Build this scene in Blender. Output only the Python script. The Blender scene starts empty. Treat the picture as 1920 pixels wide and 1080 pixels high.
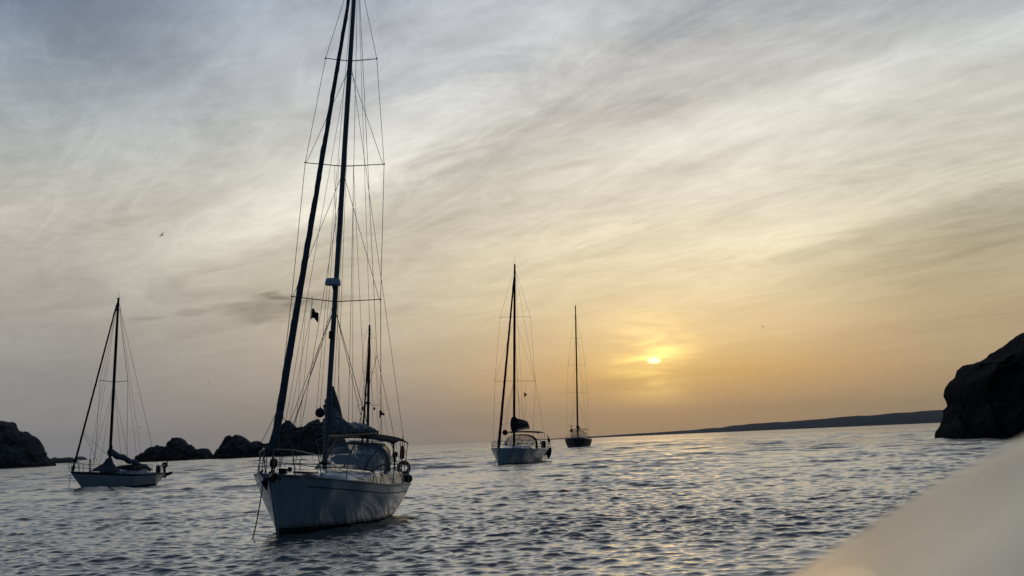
import bpy, math, random
import numpy as np
from mathutils import Vector, Matrix, noise
R = math.radians
C = bpy.context.scene.collection
random.seed(4)

# ------------------------------------------------------------------ camera
FPX, PITCH, ROLL, CAMH = 3000.0, math.atan(285.8/3000.0), 0.0435, 2.3
CP = Vector((0, 0, CAMH))
Fv = Vector((0, math.cos(PITCH), math.sin(PITCH)))
R0 = Vector((1, 0, 0)); U0 = Vector((0, -math.sin(PITCH), math.cos(PITCH)))
Rv = R0*math.cos(ROLL) - U0*math.sin(ROLL)
Uv = R0*math.sin(ROLL) + U0*math.cos(ROLL)
cam = bpy.data.objects.new('camera', bpy.data.cameras.new('camera'))
C.objects.link(cam)
m = Matrix.Identity(4)
for i in range(3):
    m[i][0], m[i][1], m[i][2], m[i][3] = Rv[i], Uv[i], -Fv[i], CP[i]
cam.matrix_world = m
cam.data.sensor_width = 36; cam.data.lens = FPX/1920*36
cam.data.clip_start = 0.05; cam.data.clip_end = 40000
cam.data.dof.use_dof = True; cam.data.dof.focus_distance = 62; cam.data.dof.aperture_fstop = 10.5
bpy.context.scene.camera = cam
def ray(px, py): return (Fv + Rv*((px-960)/FPX) + Uv*((540-py)/FPX)).normalized()
def at(px, py, Y):                       # the point of a sight line at distance Y ahead
    d = ray(px, py); return CP + d*(Y/d.y)
def hor(px): return 860-0.0435*(px-180)

# ------------------------------------------------------------------ world
def lin(c):
    return tuple(((v/255)/12.92 if v/255 <= .04045 else ((v/255+.055)/1.055)**2.4) for v in c) + (1.0,)
W = bpy.data.worlds.new('World'); bpy.context.scene.world = W; W.use_nodes = True
nt = W.node_tree; nt.nodes.clear()
def node(t, **k):
    n = nt.nodes.new(t)
    for a, b in k.items(): setattr(n, a, b)
    return n
def put(sock, v):
    if hasattr(v, 'links') or isinstance(v, bpy.types.NodeSocket): nt.links.new(v, sock)
    else: sock.default_value = v
def M(op, a, b=0.0, c=0.0, clamp=False):
    n = node('ShaderNodeMath', operation=op); n.use_clamp = clamp
    put(n.inputs[0], a); put(n.inputs[1], b); put(n.inputs[2], c)
    return n.outputs[0]
def smooth(v, a, b):
    n = node('ShaderNodeMapRange', interpolation_type='SMOOTHSTEP')
    put(n.inputs[0], v); n.inputs[1].default_value = a; n.inputs[2].default_value = b
    return n.outputs[0]
def mixc(f, a, b, mode='MIX'):
    n = node('ShaderNodeMix', data_type='RGBA', blend_type=mode)
    put(n.inputs[0], f); put(n.inputs[6], a); put(n.inputs[7], b)
    return n.outputs[2]
tc = node('ShaderNodeTexCoord'); D = tc.outputs['Generated']
nrm = node('ShaderNodeVectorMath', operation='NORMALIZE'); nt.links.new(D, nrm.inputs[0]); D = nrm.outputs[0]
sp = node('ShaderNodeSeparateXYZ'); nt.links.new(D, sp.inputs[0])
dx, dy, dz = sp.outputs
el = M('ARCSINE', M('MINIMUM', M('MAXIMUM', dz, -1.0), 1.0)); az = M('ARCTAN2', dx, dy)
eld = M('MULTIPLY', el, 180/math.pi); azd = M('MULTIPLY', az, 180/math.pi)
pos = M('SQRT', M('DIVIDE', M('MAXIMUM', eld, 0.0), 90.0))
def ramp(stops, fac):
    n = node('ShaderNodeValToRGB'); e = n.color_ramp.elements
    while len(e) > 1: e.remove(e[-1])
    for i, (d, c) in enumerate(stops):
        q = e[0] if i == 0 else e.new(math.sqrt(d/90))
        q.position = math.sqrt(d/90); q.color = lin(c)
    nt.links.new(fac, n.inputs[0]); return n.outputs[0]
HI = [(22, (160, 163, 165)), (35, (78, 87, 102)), (60, (46, 58, 78)), (90, (42, 55, 80))]
rl = ramp([(0, (134, 134, 137)), (3, (146, 146, 144)), (6, (166, 164, 156)), (8.5, (188, 185, 175)), (11, (180, 185, 184)), (13.5, (156, 167, 178)), (16, (118, 133, 156)), (22, (146, 152, 158))] + HI[1:], pos)
rc = ramp([(0, (144, 137, 130)), (1.5, (156, 148, 136)), (3.5, (182, 173, 154)), (6.5, (208, 202, 182)), (9.5, (214, 213, 202)), (12.5, (202, 206, 207)), (16, (174, 183, 194))] + HI, pos)
rs = ramp([(0, (164, 140, 114)), (1.0, (178, 150, 114)), (2.2, (202, 168, 112)), (4.2, (222, 203, 160)), (6.2, (220, 211, 182)), (8.5, (215, 211, 194)), (11, (206, 206, 197)), (13.5, (196, 199, 198)), (16, (186, 190, 195))] + HI, pos)
rr = ramp([(0, (150, 134, 114)), (1.5, (168, 149, 118)), (4.0, (180, 165, 134)), (6.5, (182, 176, 152)), (8.5, (198, 196, 178)), (11, (200, 201, 192)), (13.5, (186, 190, 190)), (16, (152, 162, 176))] + HI, pos)
back = ramp([(0, (37, 54, 70)), (8, (40, 59, 79)), (20, (41, 62, 84)), (45, (40, 60, 84)), (90, (42, 58, 80))], pos)
sky = mixc(smooth(azd, -16.5, -4.5), rl, rc)
sky = mixc(smooth(azd, -6.0, 4.5), sky, rs)
sky = mixc(smooth(azd, 7.0, 17.0), sky, rr)
SUN = ray(1226, 676); SUN_EL = math.asin(SUN.z); SUN_AZ = math.atan2(SUN.x, SUN.y)
# cloud sheet seen in perspective
inv = M('DIVIDE', 1.0, M('ADD', M('MAXIMUM', dz, 0.0), 0.055))
A = R(-24)
ux, uy = M('MULTIPLY', dx, inv), M('MULTIPLY', dy, inv)
cu = M('ADD', M('MULTIPLY', ux, math.sin(A)), M('MULTIPLY', uy, math.cos(A)))
cv = M('SUBTRACT', M('MULTIPLY', ux, math.cos(A)), M('MULTIPLY', uy, math.sin(A)))
def cloud(su, sv, off, detail, rough, dist):
    cb = node('ShaderNodeCombineXYZ'); put(cb.inputs[0], M('MULTIPLY', cu, su)); put(cb.inputs[1], M('MULTIPLY', cv, sv)); cb.inputs[2].default_value = off
    n = node('ShaderNodeTexNoise'); nt.links.new(cb.outputs[0], n.inputs['Vector'])
    n.inputs['Scale'].default_value = 1; n.inputs['Detail'].default_value = detail; n.inputs['Roughness'].default_value = rough; n.inputs['Distortion'].default_value = dist
    return n.outputs['Fac']
c1 = M('ADD', M('MULTIPLY', cloud(0.40, .95, 3.0, 6, .55, .8), .5), M('MULTIPLY', cloud(1.15, 2.3, 31.0, 10, .62, 1.5), .5))
c2 = cloud(3.4, 5.0, 8.0, 9, .66, 1.6)
c5 = M('POWER', M('SUBTRACT', 1.0, M('ABSOLUTE', M('SUBTRACT', M('MULTIPLY', cloud(.9, 3.4, 21.0, 7, .6, 1.6), 2.0), 1.0))), 5.0)
c3 = cloud(0.16, 0.5, 13.0, 3, .5, .4)
cb = node('ShaderNodeCombineXYZ'); put(cb.inputs[0], M('MULTIPLY', azd, .19)); put(cb.inputs[1], M('MULTIPLY', eld, 1.15)); cb.inputs[2].default_value = 4
n4 = node('ShaderNodeTexNoise'); nt.links.new(cb.outputs[0], n4.inputs['Vector']); n4.inputs['Scale'].default_value = 1.5; n4.inputs['Detail'].default_value = 5; n4.inputs['Distortion'].default_value = .8
c4 = n4.outputs['Fac']
# bands and patches of cloud, each a great circle through two directions
def band(p, q, half, soft, amp, x0, x1, warp=.012, edge=False):
    a, b = ray(*p), ray(*q); n = a.cross(b).normalized()
    if n.z < 0: n = -n
    vm = node('ShaderNodeVectorMath', operation='DOT_PRODUCT'); nt.links.new(D, vm.inputs[0]); vm.inputs[1].default_value = n
    t = M('ADD', vm.outputs['Value'], M('MULTIPLY', M('SUBTRACT', c1, .5), warp*6))
    ab = M('ABSOLUTE', t)
    w = smooth(ab, half+soft, half) if not edge else M('MULTIPLY', smooth(t, -soft, 0.0), smooth(t, half*4+soft*3, half))
    inv_ = M('MULTIPLY', w, amp)
    return M('MULTIPLY', inv_, M('MULTIPLY', smooth(azd, x0-4, x0+3), smooth(azd, x1+4, x1-3)))
def pxaz(px): return math.degrees(math.atan2((px-960), 3000))
tot = M('MULTIPLY', M('SUBTRACT', c1, .5), 1.05)
tot = M('ADD', tot, M('MULTIPLY', M('SUBTRACT', c5, .55), M('MULTIPLY', smooth(eld, 1.5, 9), .13)))
tot = M('ADD', tot, M('MULTIPLY', M('SUBTRACT', c2, .5), M('MULTIPLY', smooth(eld, 2, 10), .42)))
tot = M('ADD', tot, M('MULTIPLY', M('SUBTRACT', c3, .5), .22))
for b in (band((280, 495), (640, 335), .004, .022, .17, pxaz(250), pxaz(780)),
          band((640, 335), (1000, 120), .008, .035, .14, pxaz(640), pxaz(1150)),
          band((1260, 262), (1910, 48), .003, .016, .20, pxaz(1180), pxaz(2300), .005),
          band((1440, 448), (1920, 318), .003, .014, .20, pxaz(1350), pxaz(2300), .005),
          band((1150, 560), (1700, 420), .008, .02, .07, pxaz(1100), pxaz(1700), .008),
          band((900, 260), (1400, 120), .012, .03, -.06, pxaz(800), pxaz(1560)),
          band((1500, 60), (1800, 10), .010, .03, -.06, pxaz(1400), pxaz(2000)),
          band((1660, 470), (1960, 385), .018, .03, -.12, pxaz(1680), pxaz(2300), .006),
          band((640, 480), (960, 330), .010, .03, -.13, pxaz(500), pxaz(1000)),
          band((0, 180), (300, 110), .012, .035, -.12, pxaz(-200), pxaz(330), .02),
          band((1395, 319), (1690, 329), .0002, .0012, .08, pxaz(1480), pxaz(1600), .0)):
    tot = M('ADD', tot, b)
fade = smooth(eld, 0.2, 6.5)
tot = M('MULTIPLY', tot, M('ADD', M('MULTIPLY', fade, .85), .10))
# small dark cloud puffs low on the left
def puff(px, py, wx, wy, amp):
    d = ray(px, py); a0 = math.degrees(math.atan2(d.x, d.y)); e0 = math.degrees(math.asin(d.z))
    p = M('DIVIDE', M('SUBTRACT', azd, a0), wx); q = M('DIVIDE', M('SUBTRACT', eld, e0), wy)
    r = M('SQRT', M('ADD', M('MULTIPLY', p, p), M('MULTIPLY', q, q)))
    r = M('ADD', r, M('MULTIPLY', M('SUBTRACT', c4, .5), 2.6))
    return M('MULTIPLY', smooth(r, 1.15, .45), amp)
for a in ((505, 580, 1.7, .48, -.24), (590, 565, 1.5, .45, -.18), (355, 586, .5, .17, -.16), (275, 597, .7, .1, -.14), (760, 585, 1.3, .2, -.05)):
    tot = M('ADD', tot, puff(*a))
mul = M('ADD', tot, 1.0)
sc = node('ShaderNodeVectorMath', operation='SCALE'); nt.links.new(sky, sc.inputs[0]); nt.links.new(mul, sc.inputs['Scale'])
sky = sc.outputs[0]
# blue gaps where the sheet is thin, high up
gap = M('MULTIPLY', smooth(c1, .52, .30), M('MULTIPLY', smooth(eld, 8, 16), .40))
sky = mixc(gap, sky, lin((128, 138, 156)))
# veiled sun: glow broken by low streaks, and the disc
def sunr(sx, sy, oy=0.0):
    p = M('DIVIDE', M('SUBTRACT', azd, math.degrees(SUN_AZ)), sx); q = M('DIVIDE', M('SUBTRACT', eld, math.degrees(SUN_EL)+oy), sy)
    return M('EXPONENT', M('MULTIPLY', M('ADD', M('MULTIPLY', p, p), M('MULTIPLY', q, q)), -1.0))
st = M('MULTIPLY', smooth(c4, .34, .68), 1.0)
def addc(base, fac, col):
    n = node('ShaderNodeVectorMath', operation='SCALE'); n.inputs[0].default_value = col; nt.links.new(fac, n.inputs['Scale'])
    a = node('ShaderNodeVectorMath', operation='ADD'); nt.links.new(base, a.inputs[0]); nt.links.new(n.outputs[0], a.inputs[1])
    return a.outputs[0]
sky = addc(sky, sunr(6.0, 3.6, .6), (.04, .026, .0))
sky = addc(sky, M('MULTIPLY', sunr(1.7, 1.35, .15), M('ADD', M('MULTIPLY', st, .7), .28)), (.42, .27, .05))
sky = addc(sky, M('MULTIPLY', sunr(1.0, .85, .05), M('ADD', M('MULTIPLY', st, .8), .15)), (.7, .58, .14))
dp = M('MULTIPLY', M('SUBTRACT', azd, math.degrees(SUN_AZ)), 1.0); dq = M('SUBTRACT', M('SUBTRACT', eld, math.degrees(SUN_EL)), M('MULTIPLY', dp, -.03))
rdisc = M('SQRT', M('ADD', M('POWER', M('DIVIDE', M('ABSOLUTE', dp), .215), 2.0), M('POWER', M('DIVIDE', M('ABSOLUTE', dq), .10), 2.0)))
sky = addc(sky, smooth(rdisc, 1.5, .4), (1.4, 1.15, .65))
# darker, bluer sky away from the sunset
sky = mixc(smooth(M('ABSOLUTE', azd), 20, 62), sky, back)
nish = node('ShaderNodeTexSky', sky_type='NISHITA'); nish.sun_disc = False; nish.sun_elevation = SUN_EL; nish.sun_rotation = SUN_AZ; nish.air_density = 1.5; nish.dust_density = 3
bg1 = node('ShaderNodeBackground'); nt.links.new(sky, bg1.inputs[0]); bg1.inputs[1].default_value = 1.0
bg2 = node('ShaderNodeBackground'); nt.links.new(nish.outputs[0], bg2.inputs[0]); bg2.inputs[1].default_value = 0.004
ads = node('ShaderNodeAddShader'); nt.links.new(bg1.outputs[0], ads.inputs[0]); nt.links.new(bg2.outputs[0], ads.inputs[1])
wo = node('ShaderNodeOutputWorld'); nt.links.new(ads.outputs[0], wo.inputs[0])

# ------------------------------------------------------------------ sun lamp, exposure
sl = bpy.data.lights.new('sun', 'SUN'); sl.energy = 0.006; sl.color = (1, .62, .30); sl.angle = R(5)
so = bpy.data.objects.new('sun', sl); C.objects.link(so)
so.rotation_mode = 'QUATERNION'; so.rotation_quaternion = Vector(SUN).to_track_quat('Z', 'Y'); so.location = (0, 0, 60)
vs = bpy.context.scene.view_settings
vs.view_transform = 'Standard'; vs.look = 'None'; vs.exposure = 0; vs.gamma = 1
cy = bpy.context.scene.cycles
bpy.context.scene.render.engine = 'CYCLES'
cy.max_bounces = 6; cy.transparent_max_bounces = 16; cy.volume_bounces = 0; cy.caustics_reflective = False; cy.caustics_refractive = False
cy.use_denoising = True; cy.use_adaptive_sampling = False; cy.sample_clamp_indirect = 1.0

# ------------------------------------------------------------------ materials
MT = {}
def mat(name, col, rough=.5, metal=0.0, var=0.0, scale=6.0, bump=0.0, bscale=20.0, spec=.5, alpha=1.0, transl=0.0, coat=0.0, col2=None, stretch=(1, 1, 1)):
    m = bpy.data.materials.new(name); m.use_nodes = True; t = m.node_tree; L = t.links
    p = t.nodes['Principled BSDF']; p.inputs['Roughness'].default_value = rough; p.inputs['Metallic'].default_value = metal
    p.inputs['Specular IOR Level'].default_value = spec; p.inputs['Coat Weight'].default_value = coat
    c = tuple(col) + (1,)
    tcn = t.nodes.new('ShaderNodeTexCoord'); mp = t.nodes.new('ShaderNodeMapping'); mp.inputs['Scale'].default_value = stretch
    L.new(tcn.outputs['Object'], mp.inputs[0])
    n = t.nodes.new('ShaderNodeTexNoise'); n.inputs['Scale'].default_value = scale; n.inputs['Detail'].default_value = 6; n.inputs['Roughness'].default_value = .6
    L.new(mp.outputs[0], n.inputs['Vector'])
    r = t.nodes.new('ShaderNodeValToRGB'); r.color_ramp.elements[0].position = .3; r.color_ramp.elements[1].position = .7
    lo = col2 if col2 else tuple(v*(1-var) for v in col)
    r.color_ramp.elements[0].color = tuple(lo)+(1,); r.color_ramp.elements[1].color = tuple(min(1, v*(1+var*.4)) for v in col)+(1,)
    L.new(n.outputs['Fac'], r.inputs[0]); L.new(r.outputs[0], p.inputs['Base Color'])
    rr_ = t.nodes.new('ShaderNodeMapRange'); rr_.inputs[3].default_value = max(0.02, rough-.08); rr_.inputs[4].default_value = min(1, rough+.12)
    L.new(n.outputs['Fac'], rr_.inputs[0]); L.new(rr_.outputs[0], p.inputs['Roughness'])
    if bump:
        n2 = t.nodes.new('ShaderNodeTexNoise'); n2.inputs['Scale'].default_value = bscale; n2.inputs['Detail'].default_value = 8; L.new(mp.outputs[0], n2.inputs['Vector'])
        b = t.nodes.new('ShaderNodeBump'); b.inputs['Strength'].default_value = .8; b.inputs['Distance'].default_value = bump
        L.new(n2.outputs['Fac'], b.inputs['Height']); L.new(b.outputs[0], p.inputs['Normal'])
    out = t.nodes['Material Output']; sh = p.outputs[0]
    if transl:
        tr = t.nodes.new('ShaderNodeBsdfTranslucent'); tr.inputs[0].default_value = c
        mx = t.nodes.new('ShaderNodeMixShader'); mx.inputs[0].default_value = transl; L.new(sh, mx.inputs[1]); L.new(tr.outputs[0], mx.inputs[2]); sh = mx.outputs[0]
    if alpha < 1:
        tr = t.nodes.new('ShaderNodeBsdfTransparent')
        mx = t.nodes.new('ShaderNodeMixShader'); mx.inputs[0].default_value = alpha; L.new(tr.outputs[0], mx.inputs[1]); L.new(sh, mx.inputs[2]); sh = mx.outputs[0]
    L.new(sh, out.inputs[0]); MT[name] = m; return m
mat('gelcoat', (.76, .79, .81), .22, var=.06, scale=1.2, coat=.4, stretch=(.4, 1, 3))
mat('gelcoat_bright', (.90, .91, .91), .3, var=.05, scale=1.2, coat=.3, stretch=(.4, 1, 3))
mat('deck_paint', (.66, .66, .63), .45, var=.1, scale=5)
mat('teak', (.30, .22, .15), .6, var=.3, scale=14, stretch=(.3, 6, 1))
mat('dark_hull', (.010, .012, .016), .5, var=.15, spec=.3)
mat('antifoul', (.012, .014, .02), .6, var=.4, scale=5)
mat('navy', (.012, .02, .05), .4, var=.2)
mat('gold', (.35, .24, .08), .4, var=.1)
mat('alu', (.20, .205, .21), .42, metal=.6, var=.15, scale=3)
mat('steel', (.34, .34, .34), .3, metal=1, var=.1)
mat('wire', (.09, .09, .09), .5, metal=.3, var=.2)
mat('rope', (.10, .095, .085), .85, var=.3, scale=30)
mat('sailcloth', (.50, .50, .49), .75, var=.15, scale=3, transl=.18, bump=.01, bscale=6)
mat('cover_grey', (.20, .22, .26), .8, var=.3, scale=3, bump=.02, bscale=5)
mat('uv_cloth', (.11, .115, .13), .8, var=.3, scale=3, bump=.02, bscale=5)
mat('dark_canvas', (.018, .022, .03), .85, var=.3, scale=6, bump=.008)
mat('grey_canvas', (.12, .13, .14), .85, var=.25, scale=6, bump=.008)
mat('vinyl', (.42, .44, .46), .12, var=.15, scale=1.5, alpha=.30, coat=.2)
mat('glass', (.02, .025, .03), .06, var=.1, spec=.8)
mat('black', (.012, .012, .013), .5, var=.2)
mat('rubber', (.02, .02, .02), .7, var=.2)
mat('red', (.65, .06, .03), .5, var=.15)
mat('orange_red', (.75, .13, .03), .55, var=.15)
mat('fender_white', (.55, .57, .6), .4, var=.12)
mat('wood', (.22, .10, .05), .4, var=.3, scale=4, stretch=(1, 1, 6))
mat('weed', (.03, .035, .02), .9, var=.5, scale=12, bump=.03)
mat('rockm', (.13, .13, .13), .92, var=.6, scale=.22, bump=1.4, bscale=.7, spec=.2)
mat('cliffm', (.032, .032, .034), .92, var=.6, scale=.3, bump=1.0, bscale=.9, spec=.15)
mat('rock_wet', (.02, .02, .02), .55, var=.3, scale=.5, bump=.4, bscale=.8)
mat('gull', (.35, .35, .36), .8, var=.2)
mat('hillm', (.22, .21, .20), .95, var=.4, scale=.004, spec=.1)
mat('coaming', (.94, .84, .66), .27, var=.06, scale=9.0, spec=.9, coat=.12)

for nm in ('rockm', 'cliffm'):              # dark tide band just above the water
    t = MT[nm].node_tree; L = t.links; p = t.nodes['Principled BSDF']; src = p.inputs['Base Color'].links[0].from_socket
    g = t.nodes.new('ShaderNodeNewGeometry'); sx = t.nodes.new('ShaderNodeSeparateXYZ'); L.new(g.outputs['Position'], sx.inputs[0])
    nn_ = t.nodes.new('ShaderNodeTexNoise'); nn_.inputs['Scale'].default_value = .4; L.new(g.outputs['Position'], nn_.inputs['Vector'])
    ad = t.nodes.new('ShaderNodeMath'); ad.operation = 'MULTIPLY_ADD'; L.new(nn_.outputs['Fac'], ad.inputs[0]); ad.inputs[1].default_value = -2.5; L.new(sx.outputs[2], ad.inputs[2])
    mrn = t.nodes.new('ShaderNodeMapRange'); L.new(ad.outputs[0], mrn.inputs[0]); mrn.inputs[1].default_value = -.3; mrn.inputs[2].default_value = .9; mrn.inputs[3].default_value = .25
    mx = t.nodes.new('ShaderNodeVectorMath'); mx.operation = 'SCALE'; L.new(src, mx.inputs[0]); L.new(mrn.outputs[0], mx.inputs['Scale']); L.new(mx.outputs[0], p.inputs['Base Color'])

# ------------------------------------------------------------------ mesh helpers
class MB:
    def __init__(s): s.v = []; s.f = []
    def add(s, vs, fs):
        o = len(s.v); s.v += [tuple(v) for v in vs]; s.f += [tuple(i+o for i in f) for f in fs]; return s
    def loft(s, rings, closed=True, cap=True):
        n = len(rings[0]); vs = [p for r in rings for p in r]; fs = []
        for i in range(len(rings)-1):
            for j in range(n if closed else n-1):
                k = (j+1) % n
                fs.append((i*n+j, i*n+k, (i+1)*n+k, (i+1)*n+j))
        if cap and closed:
            fs.append(tuple(range(n-1, -1, -1))); fs.append(tuple((len(rings)-1)*n+j for j in range(n)))
        return s.add(vs, fs)
    def tube(s, pts, r, n=8):
        pts = [Vector(p) for p in pts]; rs = r if isinstance(r, list) else [r]*len(pts)
        rings = []; up = None
        for i, p in enumerate(pts):
            a = pts[max(0, i-1)]; b = pts[min(len(pts)-1, i+1)]; t = (b-a).normalized()
            if up is None: up = Vector((0, 0, 1)) if abs(t.z) < .9 else Vector((1, 0, 0))
            e = (up - t*up.dot(t)).normalized(); up = e; g = t.cross(e)
            rr = rs[i]; rx, ry = rr if isinstance(rr, tuple) else (rr, rr)
            rings.append([p + e*(rx*math.cos(2*math.pi*k/n)) + g*(ry*math.sin(2*math.pi*k/n)) for k in range(n)])
        return s.loft(rings)
    def box(s, c, d, rot=None):
        c = Vector(c); x, y, z = d[0]/2, d[1]/2, d[2]/2
        q = [Vector((a*x, b*y, e*z)) for e in (-1, 1) for a, b in ((-1, -1), (1, -1), (1, 1), (-1, 1))]
        if rot: q = [rot @ p for p in q]
        return s.add([c+p for p in q], [(3, 2, 1, 0), (4, 5, 6, 7), (0, 1, 5, 4), (1, 2, 6, 5), (2, 3, 7, 6), (3, 0, 4, 7)])
    def ball(s, c, r, nu=14, nv=9, e=1.0):
        c = Vector(c); rx, ry, rz = r if isinstance(r, tuple) else (r, r, r)
        sg = lambda v: math.copysign(abs(v)**e, v)
        rings = []
        for i in range(nv+1):
            a = -math.pi/2 + math.pi*(.02+.96*i/nv)
            rings.append([c+Vector((rx*sg(math.cos(a))*math.cos(2*math.pi*k/nu), ry*sg(math.cos(a))*math.sin(2*math.pi*k/nu), rz*sg(math.sin(a)))) for k in range(nu)])
        return s.loft(rings)
    def ringtube(s, c, ax1, ax2, R_, r, n=20, k=8, a0=0, a1=2*math.pi):
        c = Vector(c); ax1 = Vector(ax1); ax2 = Vector(ax2)
        return s.tube([c+ax1*(R_*math.cos(a0+(a1-a0)*i/n))+ax2*(R_*math.sin(a0+(a1-a0)*i/n)) for i in range(n+1)], r, k)
    def build(s, name, m, parent=None, smooth=True, solid=0, bevel=0, subsurf=0):
        me = bpy.data.meshes.new(name); me.from_pydata(s.v, [], s.f); me.update()
        if smooth:
            me.polygons.foreach_set('use_smooth', [True]*len(me.polygons))
            me.set_sharp_from_angle(angle=R(42))
        me.materials.append(MT[m]); o = bpy.data.objects.new(name, me); C.objects.link(o)
        if parent: o.parent = parent
        if solid: md = o.modifiers.new('s', 'SOLIDIFY'); md.thickness = solid; md.offset = 0
        if bevel: md = o.modifiers.new('b', 'BEVEL'); md.width = bevel; md.segments = 2; md.limit_method = 'ANGLE'
        if subsurf: md = o.modifiers.new('u', 'SUBSURF'); md.levels = md.render_levels = subsurf
        return o
def tag(o, label, cat, group=None, kind=None):
    o['label'] = label; o['category'] = cat
    if group: o['group'] = group
    if kind: o['kind'] = kind
    return o
def empty(name, label, cat, group=None):
    o = bpy.data.objects.new(name, None); C.objects.link(o); return tag(o, label, cat, group)
def recalc(o):
    import bmesh
    bm = bmesh.new(); bm.from_mesh(o.data); bmesh.ops.recalc_face_normals(bm, faces=bm.faces); bm.to_mesh(o.data); bm.free(); return o
def seat(o, root, loc, rot=(0, 0, 0)):      # stand a thing at a place given in a boat's own axes
    o.matrix_world = root.matrix_world @ Matrix.Translation(loc) @ (Matrix.Rotation(rot[2], 4, 'Z') @ Matrix.Rotation(rot[1], 4, 'Y') @ Matrix.Rotation(rot[0], 4, 'X'))
    return o
def onx(root, px, py, x):                   # where a sight line meets the boat's cross-section at x metres aft of the stem
    I = root.matrix_world.inverted(); o = I @ CP; d = (I.to_3x3() @ ray(px, py)); t = (x-o.x)/d.x
    return o + d*t
def lerp(a, b, t): return a+(b-a)*t
def prof(tab, t):
    for (a, x), (b, y) in zip(tab, tab[1:]):
        if t <= b:
            u = (t-a)/(b-a) if b > a else 0; u = u*u*(3-2*u)*.5+u*.5; return lerp(x, y, u)
    return tab[-1][1]

# ------------------------------------------------------------------ sea
def sea():
    rows = [0.6]
    while rows[-1] < 6200:
        d = rows[-1]
        if d < 22: st_ = .5*(22-d)/22+.055
        elif d < 45: st_ = .055
        elif d < 60: st_ = .055+.045*(d-45)/15
        elif d < 480: st_ = .10*(d/60)**1.2
        else: st_ = 1.21*(d/480)**2.4
        rows.append(d+st_)
    r = np.array(rows)
    fine = np.radians(np.linspace(-20.5, 20.5, 880))
    side = np.radians(20.5+ (339-20.5+20.5-20.5)*0 + np.cumsum(np.linspace(.1, 6, 104)))
    side = side[side < np.radians(339.3)]
    th = np.concatenate([fine, side])
    nr, nc = len(r), len(th)
    dth = np.empty(nc); dth[:-1] = np.diff(th); dth[-1] = th[0]+2*np.pi-th[-1]
    dth = np.maximum(dth, np.roll(dth, 1))
    Rg, Tg = np.meshgrid(r, th, indexing='ij')
    X = (Rg*np.sin(Tg)).astype(np.float64); Y = Rg*np.cos(Tg)
    dr = np.gradient(r)[:, None]; sp_ = np.maximum(dr, 0); spl = Rg*dth[None, :]
    rng = np.random.RandomState(11)
    N = 150
    lam = np.exp(rng.uniform(np.log(.14), np.log(2.2), N)); base = R(86)
    th0 = base + rng.normal(0, .62, N)
    k = 2*np.pi/lam; ph = rng.uniform(0, 2*np.pi, N)
    slope = .0275*np.where(lam > .6, (.6/lam)**.8, 1.0)
    amp = slope/k
    Z = np.zeros_like(X); DX = np.zeros_like(X); DY = np.zeros_like(X)
    for i in range(N):
        cx, cy_ = np.cos(th0[i]), np.sin(th0[i])
        q = np.minimum(lam[i]/(2.1*sp_), 1e3); q2 = lam[i]/(2.4*spl*max(.25, abs(cx)))
        f = np.clip(np.minimum(q, q2)-1+.0, 0, 1)
        if f.max() <= 0: continue
        p = k[i]*(cx*X+cy_*Y)+ph[i]
        Z += f*amp[i]*np.cos(p); s = f*amp[i]*np.sin(p)
        DX -= s*cx; DY -= s*cy_
    for i in range(40):                      # longer waves that carry on into the distance
        l = math.exp(rng.uniform(math.log(2.6), math.log(11))); a = base+rng.normal(0, .45); kk = 2*np.pi/l
        f = np.clip(np.minimum(l/(2.4*sp_), 1e3)-1, 0, 1)*np.clip((Rg-50)/90+.12, .12, 1)
        p = kk*(np.cos(a)*X+np.sin(a)*Y)+rng.uniform(0, 6.28); am = .022/kk
        Z += f*am*np.cos(p); DX -= f*am*np.sin(p)*np.cos(a); DY -= f*am*np.sin(p)*np.sin(a)
    # gusty patches: areas of rougher and smoother water
    gx = np.zeros_like(X)
    for i in range(7):
        a = rng.uniform(0, 6.28); l = rng.uniform(9, 30)
        gx += np.cos((np.cos(a)*X*1.0+np.sin(a)*Y*.6)*2*np.pi/l+rng.uniform(0, 6.28))
    g = 1+.16*gx/1.9
    g = np.clip(g, .55, 1.5)
    X2 = X+DX*g*1.3; Y2 = Y+DY*g*1.3; Z = Z*g
    Z = Z - (Rg*0)
    co = np.stack([X2, Y2, Z], -1).reshape(-1, 3)
    i = np.arange(nr-1)[:, None]*nc; j = np.arange(nc)[None, :]; j2 = (j+1) % nc
    f = np.stack([i+j, i+nc+j, i+nc+j2, i+j2], -1).reshape(-1, 4)
    f = f[:, ::-1]
    me = bpy.data.meshes.new('sea'); me.vertices.add(len(co)); me.vertices.foreach_set('co', co.ravel())
    me.loops.add(f.size); me.loops.foreach_set('vertex_index', f.ravel().astype(np.int32))
    me.polygons.add(len(f)); me.polygons.foreach_set('loop_start', np.arange(0, f.size, 4, dtype=np.int32))
    me.polygons.foreach_set('use_smooth', np.ones(len(f), dtype=bool)); me.update(calc_edges=True)
    o = bpy.data.objects.new('sea', me); C.objects.link(o); o['kind'] = 'structure'; o['label'] = 'choppy grey sea catching the low sun'
    mm = bpy.data.materials.new('sea_water'); mm.use_nodes = True; t = mm.node_tree; L = t.links
    p = t.nodes['Principled BSDF']; p.inputs['Base Color'].default_value = (.006, .011, .016, 1); p.inputs['IOR'].default_value = 1.5
    geo = t.nodes.new('ShaderNodeNewGeometry')
    ln = t.nodes.new('ShaderNodeVectorMath'); ln.operation = 'LENGTH'; L.new(geo.outputs['Position'], ln.inputs[0])
    def mr(a, b, c, d):
        n = t.nodes.new('ShaderNodeMapRange'); L.new(ln.outputs['Value'], n.inputs[0])
        for q, v in zip((1, 2, 3, 4), (a, b, c, d)): n.inputs[q].default_value = v
        return n.outputs[0]
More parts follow.
